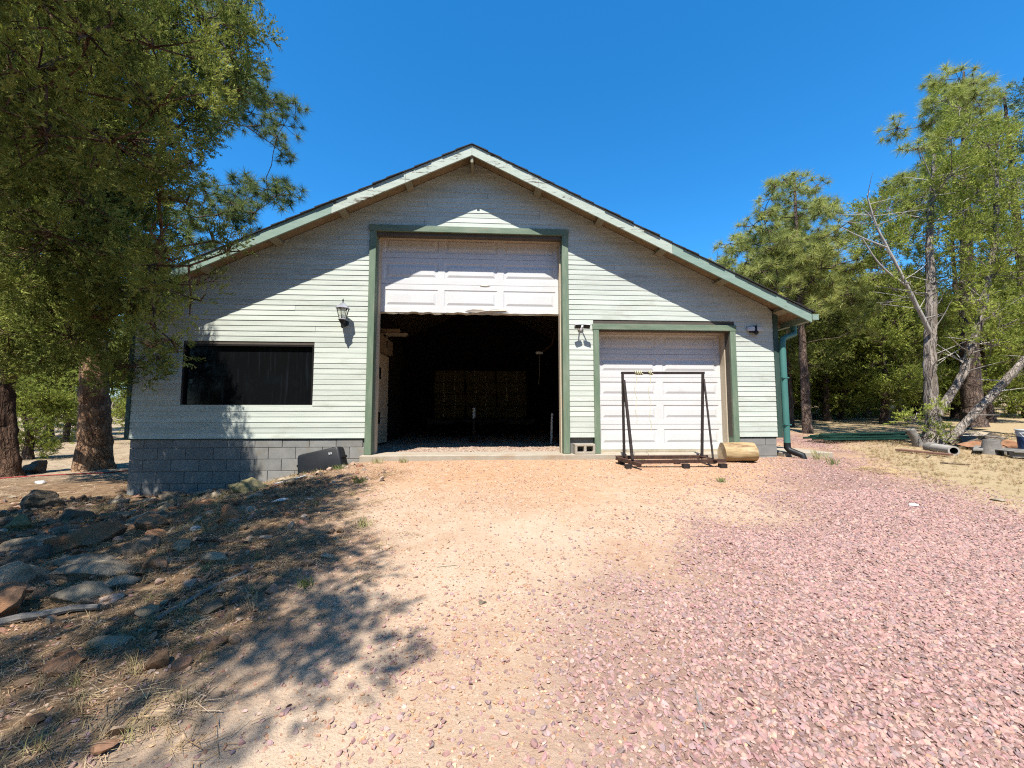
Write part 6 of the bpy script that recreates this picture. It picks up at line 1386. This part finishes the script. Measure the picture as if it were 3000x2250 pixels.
# green steel posts heaped on the right
posts = [(0,0.00,0.03,-2),(0.1,0.12,0.03,-1),(-0.1,0.25,0.03,1),(0.05,0.38,0.03,0),(0.2,0.06,0.09,-3),(-0.05,0.19,0.09,2),(0.1,0.32,0.09,-1),(0.0,0.14,0.15,0),(0.15,0.27,0.15,-2),(-0.15,0.50,0.03,2),(0.1,0.62,0.04,-2),(0.0,0.44,0.09,1)]
od = ['first','second','third','fourth','fifth','sixth','seventh','eighth','ninth','tenth','eleventh','twelfth']
base = Vector((9.0, 2.1, 0))
for i, (dx, dy, dz, a) in enumerate(posts):
    t = empty('fence_post', f'green steel post, {od[i]} from the front in the heap by the juniper', 'fence post', group='heap of green steel fence posts')
    m = MB().prism([(0,0),(2.3,0),(2.3,0.05),(0,0.05)], 0, 0.007).prism([(0,0.021),(2.3,0.021),(2.3,0.029),(0,0.029)], -0.045, -0.0005)
    m.build('web', MT['greenpost'], t)
    for s_ in range(10):
        bx('stud', MT['greenpost'], t, (0.12+s_*0.22, -0.056, 0.012), (0.15+s_*0.22, -0.0455, 0.038))
    x, y = base.x+dx, base.y+dy
    t.location = (x, y, gz(10.0, y)+dz-0.005); t.rotation_euler = (0, -math.atan2(gz(11.2,y-0.3)-gz(9.0,y), 2.3), R(a-4))

def pipe():
    t = empty('drain_pipe', 'short pale round drain pipe lying open towards the camera', 'pipe', (9.95, -0.05, gz(9.95,-0.05)+0.095), (0,0,0))
    d = Vector((0.42, 1.0, 0.02)).normalized(); M4 = d.to_track_quat('Z','Y').to_matrix().to_4x4()
    r0, r1 = 0.098, 0.068
    n = 24; V = []; F = []
    for r_, z in ((r1,0.0),(r0,0.0),(r0,0.75),(r1,0.75)):
        for k_ in range(n): V.append((r_*math.cos(k_*6.2832/n), r_*math.sin(k_*6.2832/n), z))
    for i in range(3):
        for k_ in range(n): F.append((i*n+k_, i*n+(k_+1) % n, (i+1)*n+(k_+1) % n, (i+1)*n+k_))
    MB().add(V, F, M4).build('pipe_wall', MT['pipe'], t, smooth=True)
    V = []; F = []
    for r_, z in ((r1-0.001,0.03),(r1-0.001,0.74)):
        for k_ in range(n): V.append((r_*math.cos(k_*6.2832/n), r_*math.sin(k_*6.2832/n), z))
    F = [(k_, (k_+1) % n, n+(k_+1) % n, n+k_) for k_ in range(n)] + [tuple(range(n, 2*n))]
    MB().add(V, F, M4).build('dark_bore', MT['dark'], t)
    MB().lathe([(0.104,0.60),(0.116,0.62),(0.116,0.80),(0.10,0.80)], n, M4, cap=False).build('collar', MT['greywood'], t, smooth=True)
pipe()
def stump(x, y, r, h, label, seed, lean=0):
    t = empty('wood_stump', label, 'stump', (x, y, gz(x,y)-0.05), (0, R(lean), 0))
    rng = np.random.RandomState(seed)
    V, F = stem_mesh([[(0,0,0,r*1.12),(0,0,h*0.4,r),(0,0,h,r*0.96)]], rng, 16, 0.1, 0.08)
    link(bpy.data.objects.new('bark', np_mesh('bark', V, F, MT['greywood'], True)), t)
    ring = V[-16:]
    MB().add([tuple(p) for p in ring] + [tuple(ring.mean(0) + np.array([0,0,0.01]))], [(k_, (k_+1) % 16, 16) for k_ in range(16)]).build('cut_top', MT['greywood'], t)
stump(10.95, 0.10, 0.12, 0.34, 'grey splintered stump standing between the pale pipe and the pallet', 61, 4)
stump(11.35, 0.32, 0.12, 0.34, 'squat brown-grey stump just behind the splintered grey stump', 62)
stump(10.55, 1.15, 0.09, 0.5, 'broken leaning stump left of the grey juniper base', 63, -22)
def pallet():
    x, y = 11.95, -0.28
    t = empty('pallet', 'weathered wooden pallet under the white bucket at the right edge', 'pallet', (x, y, gz(x,y)), (0,0,R(-22)))
    for k_ in range(3): bx('bearer', MT['greywood'], t, (-1.05, -0.55+0.5*k_, 0.0), (1.05, -0.47+0.5*k_, 0.10))
    for k_ in range(9): bx('deck_board', MT['greywood'], t, (-1.05+0.236*k_, -0.60, 0.1005), (-1.05+0.236*k_+0.19, 0.60, 0.122))
pallet()
def bucket():
    x, y = 11.72, 0.02; z = gz(11.95,-0.28)+0.123
    t = empty('bucket', 'white plastic bucket with dark blue lower band on the pallet', 'bucket', (x, y, z))
    MB().lathe([(0.135,0.0),(0.148,0.26),(0.146,0.26)], 24).build('label_band', MT['blueband'], t, smooth=True)
    MB().lathe([(0.149,0.261),(0.152,0.32),(0.165,0.325),(0.165,0.345),(0.155,0.35),(0.157,0.385),(0.172,0.39),(0.172,0.41),(0.16,0.415)], 24).build('rim', MT['whiteplastic'], t, smooth=True)
    MB().tube([(-0.165,0,0.34),(-0.15,-0.10,0.20),(-0.05,-0.165,0.10),(0.08,-0.16,0.12),(0.165,-0.02,0.33)], 0.004, 5).build('bail', MT['whiteplastic'], t)
    c = empty('white_cup', 'small white container standing on the bucket lid', 'cup', (x+0.06, y, z+0.416))
    MB().lathe([(0.045,0),(0.05,0.10),(0.052,0.11)], 16).build('cup_body', MT['whiteplastic'], c, smooth=True)
    MB().lathe([(0.054,0.1105),(0.054,0.125),(0.05,0.128)], 16).build('lid', MT['whiteplastic'], c, smooth=True)
bucket()
plank('plank', 'grey board leaning across stones between the pipe and the stumps', (10.55,0.0), (11.3,0.55), 0.14, 0.035, 'greywood', 0.08)
plank('plank', 'short grey board on the ground beside the white bucket', (11.45,0.3), (11.9,0.75), 0.12, 0.03, 'greywood', 0.05)
# ---------------------------------------------------------------- gravel, pebbles, needles and dry grass
def scatter(name, label, pts, rot, scl, col, sources, idx):
    me = bpy.data.meshes.new(name)
    me.vertices.add(len(pts)); me.vertices.foreach_set('co', np.ascontiguousarray(pts, np.float32).ravel())
    for nm, ty, val in (('rot','FLOAT_VECTOR',rot), ('scl','FLOAT_VECTOR',scl)):
        a = me.attributes.new(nm, ty, 'POINT'); a.data.foreach_set('vector', np.ascontiguousarray(val, np.float32).ravel())
    a = me.attributes.new('tint', 'FLOAT_COLOR', 'POINT')
    a.data.foreach_set('color', np.ascontiguousarray(np.concatenate([col, np.ones((len(col),1))],1), np.float32).ravel())
    a = me.attributes.new('pick', 'INT', 'POINT'); a.data.foreach_set('value', np.ascontiguousarray(idx, np.int32))
    o = link(bpy.data.objects.new(name, me))
    ng = bpy.data.node_groups.new(name, 'GeometryNodeTree')
    ng.interface.new_socket('Geometry', in_out='INPUT', socket_type='NodeSocketGeometry')
    ng.interface.new_socket('Geometry', in_out='OUTPUT', socket_type='NodeSocketGeometry')
    gi = ng.nodes.new('NodeGroupInput'); go = ng.nodes.new('NodeGroupOutput')
    join = ng.nodes.new('GeometryNodeJoinGeometry')
    for s in reversed(sources):
        oi = ng.nodes.new('GeometryNodeObjectInfo'); oi.inputs['Object'].default_value = s
        g2 = ng.nodes.new('GeometryNodeGeometryToInstance')
        ng.links.new(oi.outputs['Geometry'], g2.inputs[0]); ng.links.new(g2.outputs[0], join.inputs[0])
    iop = ng.nodes.new('GeometryNodeInstanceOnPoints')
    iop.inputs['Pick Instance'].default_value = True
    def attr(nm, ty):
        n = ng.nodes.new('GeometryNodeInputNamedAttribute'); n.data_type = ty; n.inputs['Name'].default_value = nm
        return n.outputs['Attribute']
    e2r = ng.nodes.new('FunctionNodeEulerToRotation')
    ng.links.new(attr('rot', 'FLOAT_VECTOR'), e2r.inputs[0])
    ng.links.new(gi.outputs[0], iop.inputs['Points'])
    ng.links.new(join.outputs[0], iop.inputs['Instance'])
    ng.links.new(attr('pick', 'INT'), iop.inputs['Instance Index'])
    ng.links.new(e2r.outputs[0], iop.inputs['Rotation'])
    ng.links.new(attr('scl', 'FLOAT_VECTOR'), iop.inputs['Scale'])
    ng.links.new(iop.outputs[0], go.inputs[0])
    md = o.modifiers.new('scatter', 'NODES'); md.node_group = ng
    return tag(o, label, kind='stuff')

def tint_mat(name, rough=0.95, var=0.25, nscale=30, trans=0):
    m, nt, b = nodes(name)
    a = N(nt, 'ShaderNodeAttribute'); a.attribute_type = 'INSTANCER'; a.attribute_name = 'tint'
    v = coords(nt, 'World', (1,1,1))
    k_ = ramp(nt, noise(nt, v, nscale, 5, 0.7), [1-var, 1+var*0.6], (0.3,0.7))
    nt.links.new(mix(nt, a.outputs['Color'], k_, 1.0, 'MULTIPLY'), b.inputs['Base Color'])
    b.inputs['Roughness'].default_value = rough; b.inputs['Specular IOR Level'].default_value = 0.2
    return m
def source(me):
    return bpy.data.objects.new(me.name, me)           # never linked: only read by the scatter

stone_mat = tint_mat('gravel_stone')
def stone_src(seed, sub):
    bm = bmesh.new(); bmesh.ops.create_icosphere(bm, subdivisions=sub, radius=0.5)
    rng = np.random.RandomState(seed)
    pl = rng.normal(size=(9,3)); pl /= np.linalg.norm(pl, axis=1, keepdims=True); dd = rng.uniform(0.17, 0.33, 9)
    for v in bm.verts:
        p = np.array(v.co)
        for n_, d_ in zip(pl, dd):
            k_ = p @ n_
            if k_ > d_: p = p - n_*(k_-d_)*0.95
        v.co = Vector(p*(1+rng.normal()*0.03))
    me = bpy.data.meshes.new('stone'); bm.to_mesh(me); bm.free(); me.materials.append(stone_mat)
    return source(me)
STONES = [stone_src(i, 2) for i in range(6)]
rg = np.random.RandomState(9)

def place(n, x0, x1, y0, y1, dens):
    x = rg.uniform(x0, x1, n); y = rg.uniform(y0, y1, n)
    m = rg.uniform(size=n) < dens(x, y)
    m &= ~((x > -2.1) & (x < 5.4) & (y > -0.19)) & ~((x > -6.4) & (x < 6.25) & (y > -0.02)) & ~((x > 6.25) & (x < 8.2) & (y > -0.05) & (y < 1.65))
    return x[m], y[m]
def vary(cols, n, amp=0.12):
    c = np.array(cols)[rg.randint(0, len(cols), n)]*np.array([0.645,0.565,0.53])
    return c*(1 + rg.normal(size=(n,1))*amp)*(1 + rg.normal(size=(n,3))*0.03)
PINK = [(0.46,0.315,0.295),(0.49,0.34,0.32),(0.43,0.29,0.275),(0.52,0.38,0.345),(0.40,0.31,0.305),(0.47,0.32,0.285),(0.50,0.38,0.32),(0.36,0.285,0.285)]
def stones(name, label, x, y, size, cols, sink=0.36, gain=1.0):
    n = len(x); z = ground_z(x, y)
    s = np.stack([size*rg.uniform(0.8,1.5,n), size*rg.uniform(0.8,1.2,n), size*rg.uniform(0.5,0.95,n)], 1)
    rot = np.stack([rg.normal(size=n)*0.4, rg.normal(size=n)*0.4, rg.uniform(0,6.28,n)], 1)
    return scatter(name, label, np.stack([x, y, z + s[:,2]*(0.5-sink)*0.6], 1), rot, s, np.clip(vary(cols, n)*gain, 0.02, 0.9), STONES, rg.randint(0,6,n))
xa, ya = place(275000, -0.8, 6.5, -7.0, -2.5, lambda x, y: pink_zone(x, y)**1.5*(0.7+0.3*ss(-0.3,0.15,vnoise(x*1.2+3,y*1.2))))
xb, yb = place(190000, 3.0, 16, -6.0, 3.5, lambda x, y: pink_zone(x, y)*np.where((y < -2.5) & (x < 6.5), 0.0, 1.0)*np.where(x > 9, 0.5, 1.0))
x = np.concatenate([xa, xb]); y = np.concatenate([ya, yb])
sz = 0.010 + 0.027*rg.uniform(size=len(x))**1.9
# a second thinner spread that strays over the dirt and into the shade
x2, y2 = place(48000, -3.0, 7.5, -6.9, -0.3, lambda x, y: (1-pink_zone(x, y))*(0.10 + 0.75*ss(-4.6,-5.6,y)*ss(-2.6,-0.6,x)*ss(-0.1,0.25,vnoise(x*1.4,y*1.4)+0.05) + 0.5*ss(-1.6,-0.2,x-np.interp(y,[-6,-4.4,-3,-0.4],[0.3,1.7,3.5,5.9]))))
sz2 = 0.012 + 0.026*rg.uniform(size=len(x2))**2
stones('gravel', 'loose pink crushed gravel spread over the right of the yard', np.concatenate([x,x2]), np.concatenate([y,y2]), np.concatenate([sz,sz2]), PINK)
TAN = [(0.50,0.35,0.22),(0.46,0.29,0.18),(0.55,0.42,0.29),(0.40,0.25,0.17),(0.52,0.36,0.28),(0.58,0.48,0.38)]
x, y = place(110000, -3.5, 7, -6.9, -0.1, lambda x, y: (1-pink_zone(x,y)*0.7)*(0.35+0.65*ss(-0.15,0.2,vnoise(x*1.1,y*1.1))))
stones('pebbles', 'fine tan pebbles and grit on the bare dirt', x, y, 0.007 + 0.018*rg.uniform(size=len(x))**2.5, TAN, gain=1.12)
# gravel just inside the tall bay
xi = rg.uniform(-2.0, 2.0, 5000); yi = rg.uniform(0.56, 3.2, 5000); n = len(xi)
s = 0.012 + 0.03*rg.uniform(size=n)**2
scatter('floor_gravel', 'pale gravel on the floor just inside the tall bay', np.stack([xi, yi, -0.03+0.03*vnoise(xi*2, yi*2)+0.02*vnoise(xi*6,yi*6)+0.005], 1),
        np.stack([rg.normal(size=n)*.4, rg.normal(size=n)*.4, rg.uniform(0,6.28,n)],1), np.stack([s*1.2,s,s*.7],1), np.clip(vary([(0.52,0.40,0.32),(0.58,0.47,0.38),(0.45,0.34,0.28)], n),0,1), STONES, rg.randint(0,6,n))
# rubble and stones in the shade on the left
x, y = place(6500, -8.0, -1.0, -6.6, -0.15, lambda x, y: litter_shade_zone(x,y)*(0.5+0.5*ss(-3.4,-5.0,y*0+x)))
stones('rubble', 'small brown and grey stones strewn through the shaded litter', x, y, 0.02 + 0.12*rg.uniform(size=len(x))**3.4, [(0.30,0.22,0.15),(0.38,0.30,0.22),(0.26,0.16,0.10),(0.44,0.38,0.30),(0.33,0.2,0.13),(0.24,0.21,0.18)], 0.3)
# needle litter: short thin straws
def straw_src(seed, n, L, flat, wd):
    rng = np.random.RandomState(seed); V = []; F = []
    for i in range(n):
        w = rng.uniform(0,6.28); el = rng.uniform(0.0,0.12) if flat else rng.uniform(0.5,1.45)
        p = np.array([rng.normal()*0.25, rng.normal()*0.25, 0.01]) if flat else np.array([rng.normal()*0.12, rng.normal()*0.12, 0])
        d = np.array([math.cos(w)*math.cos(el), math.sin(w)*math.cos(el), math.sin(el)]); l = L*rng.uniform(0.6,1.2)
        sd = np.cross(d, [0.2,0.1,1]); sd /= np.linalg.norm(sd)
        b = len(V); bend = np.array([d[0],d[1],-0.35])*0.2*l*(0 if flat else 1)
        V += [p-sd*wd, p+sd*wd, p+d*l*0.6+sd*wd*0.7, p+d*l*0.6-sd*wd*0.7, p+d*l+bend]
        F += [(b,b+1,b+2,b+3), (b+3,b+2,b+4)]
    me = bpy.data.meshes.new('straw'); me.from_pydata([tuple(v) for v in V], [], F); me.materials.append(straw_mat)
    return source(me)
straw_mat = tint_mat('straw', 0.9, 0.15)
FLAT = [straw_src(40+i, 16, 0.55, True, 0.009) for i in range(4)]
TUFT = [straw_src(50+i, 20, 1.0, False, 0.013) for i in range(4)]
def straws(name, label, x, y, s, cols, src, zoff=0.0):
    n = len(x); z = ground_z(x,y)+zoff
    rot = np.stack([rg.normal(size=n)*0.1, rg.normal(size=n)*0.1, rg.uniform(0,6.28,n)],1)
    return scatter(name, label, np.stack([x,y,z],1), rot, np.stack([s,s,s],1), np.clip(vary(cols,n,0.18),0.01,1), src, rg.randint(0,4,n))
DRY = [(0.46,0.36,0.19),(0.52,0.42,0.24),(0.38,0.28,0.15),(0.32,0.22,0.12),(0.56,0.47,0.30)]
x, y = place(15000, -8.0, 0.2, -6.8, 0.0, lambda x, y: litter_shade_zone(x,y)*(0.25+0.75*ss(-0.2,0.2,vnoise(x*1.7+5,y*1.7))))
straws('needle_litter', 'fallen needles and dry straw in the tree shade on the left', x, y, rg.uniform(0.10,0.24,len(x)), DRY, FLAT, 0.008)
x, y = place(20000, 5.5, 17, -5.2, 4, lambda x, y: grass_zone(x,y)*(0.3+0.7*ss(-0.25,0.15,vnoise(x*1.3,y*1.3))))
straws('dry_grass', 'short dry yellow grass right of the gravel', x, y, rg.uniform(0.03,0.08,len(x)), [(0.52,0.41,0.23),(0.47,0.37,0.20),(0.56,0.46,0.28),(0.42,0.35,0.17)], TUFT)
x, y = place(2600, -7, -1.1, -6.4, -0.3, lambda x, y: litter_shade_zone(x,y)*ss(0.0,0.3,vnoise(x*1.1+2,y*1.1)))
straws('shade_grass', 'sparse dry grass tufts growing in the shaded litter', x, y, rg.uniform(0.05,0.12,len(x)), [(0.44,0.38,0.20),(0.34,0.34,0.15),(0.50,0.43,0.26)], TUFT)
x, y = place(9000, -24, -6.4, -0.8, 16, lambda x, y: 0.3+0.6*ss(-0.1,0.25,vnoise(x*0.7,y*0.7)))
straws('yard_straw', 'sparse straw and needles over the sunlit yard left of the garage', x, y, rg.uniform(0.12,0.3,len(x)), [(0.55,0.47,0.34),(0.48,0.38,0.25),(0.60,0.52,0.36)], FLAT, 0.01)
# countable green tufts
def tuft(label, x, y, s, col):
    m = MB(); rr = random.Random(int(abs(x*100+y*37))); 
    for i in range(60):
        w = rr.uniform(0,6.28); q = rr.uniform(0,0.5)*s; px, py = q*math.cos(w)*1.5, q*math.sin(w); L = s*rr.uniform(0.4,1.0); a = rr.uniform(-0.5,0.5); b_ = rr.uniform(-0.5,0.5)
        m.add([(px-0.0025,py,0),(px+0.0025,py,0),(px+a*L*0.5+0.002,py+b_*L*0.5,L*0.6),(px+a*L,py+b_*L,L*0.9)], [(0,1,2),(0,2,3)])
    o = m.build('grass_tuft', MT[col]); o.location = (x,y,gz(x,y)-0.005)
    tag(o, label, 'grass tuft', 'grass tufts on the driveway')
MT['tuft'] = M('green_grass', [(0.14,0.19,0.05),(0.26,0.28,0.10)], 8); MT['drytuft'] = M('dry_tuft', [(0.42,0.38,0.16),(0.50,0.44,0.22)], 8)
tuft('green grass tuft at the right foot of the black tub', -2.22, -0.72, 0.13, 'tuft')
tuft('pale grass tuft on the shadow edge below the black tub', -1.55, -1.75, 0.14, 'tuft')
tuft('pale dry grass tuft in the middle of the shadow edge', -0.95, -3.55, 0.13, 'drytuft')
tuft('green tuft in the dappled shade of the near foreground', -1.0, -4.75, 0.09, 'tuft')
tuft('low green weed patch on the dirt right of the steel stand', 3.85, -1.95, 0.10, 'tuft')
tuft('tall grass sprig beside the black downspout elbow', 6.75, -0.35, 0.24, 'drytuft')
tuft('grass sprig at the start of the pink gravel path', 6.6, -0.85, 0.18, 'tuft')
tuft('pale grass growing along the slab left of the tall bay', -1.65, -0.42, 0.15, 'drytuft')
tuft('thin dry grass against the middle of the concrete slab edge', -1.2, -0.36, 0.13, 'drytuft')
tuft('grass growing inside the base of the steel stand', 3.25, -0.33, 0.13, 'drytuft')
x, y = place(900, 6.2, 8.8, -2.4, -0.7, lambda x, y: ss(0.35,0.0,np.abs(np.hypot((x-7.0)/0.5,(y+1.35)/0.35)-0.5)*0.8)+ss(0.3,0.0,np.hypot((x-8.2)/0.6,(y+1.75)/0.2)))
straws('spilled_straw', 'yellow straw spilled on the pink gravel path', x, y, rg.uniform(0.1,0.22,len(x)), [(0.66,0.58,0.26),(0.60,0.52,0.22)], FLAT, 0.02)
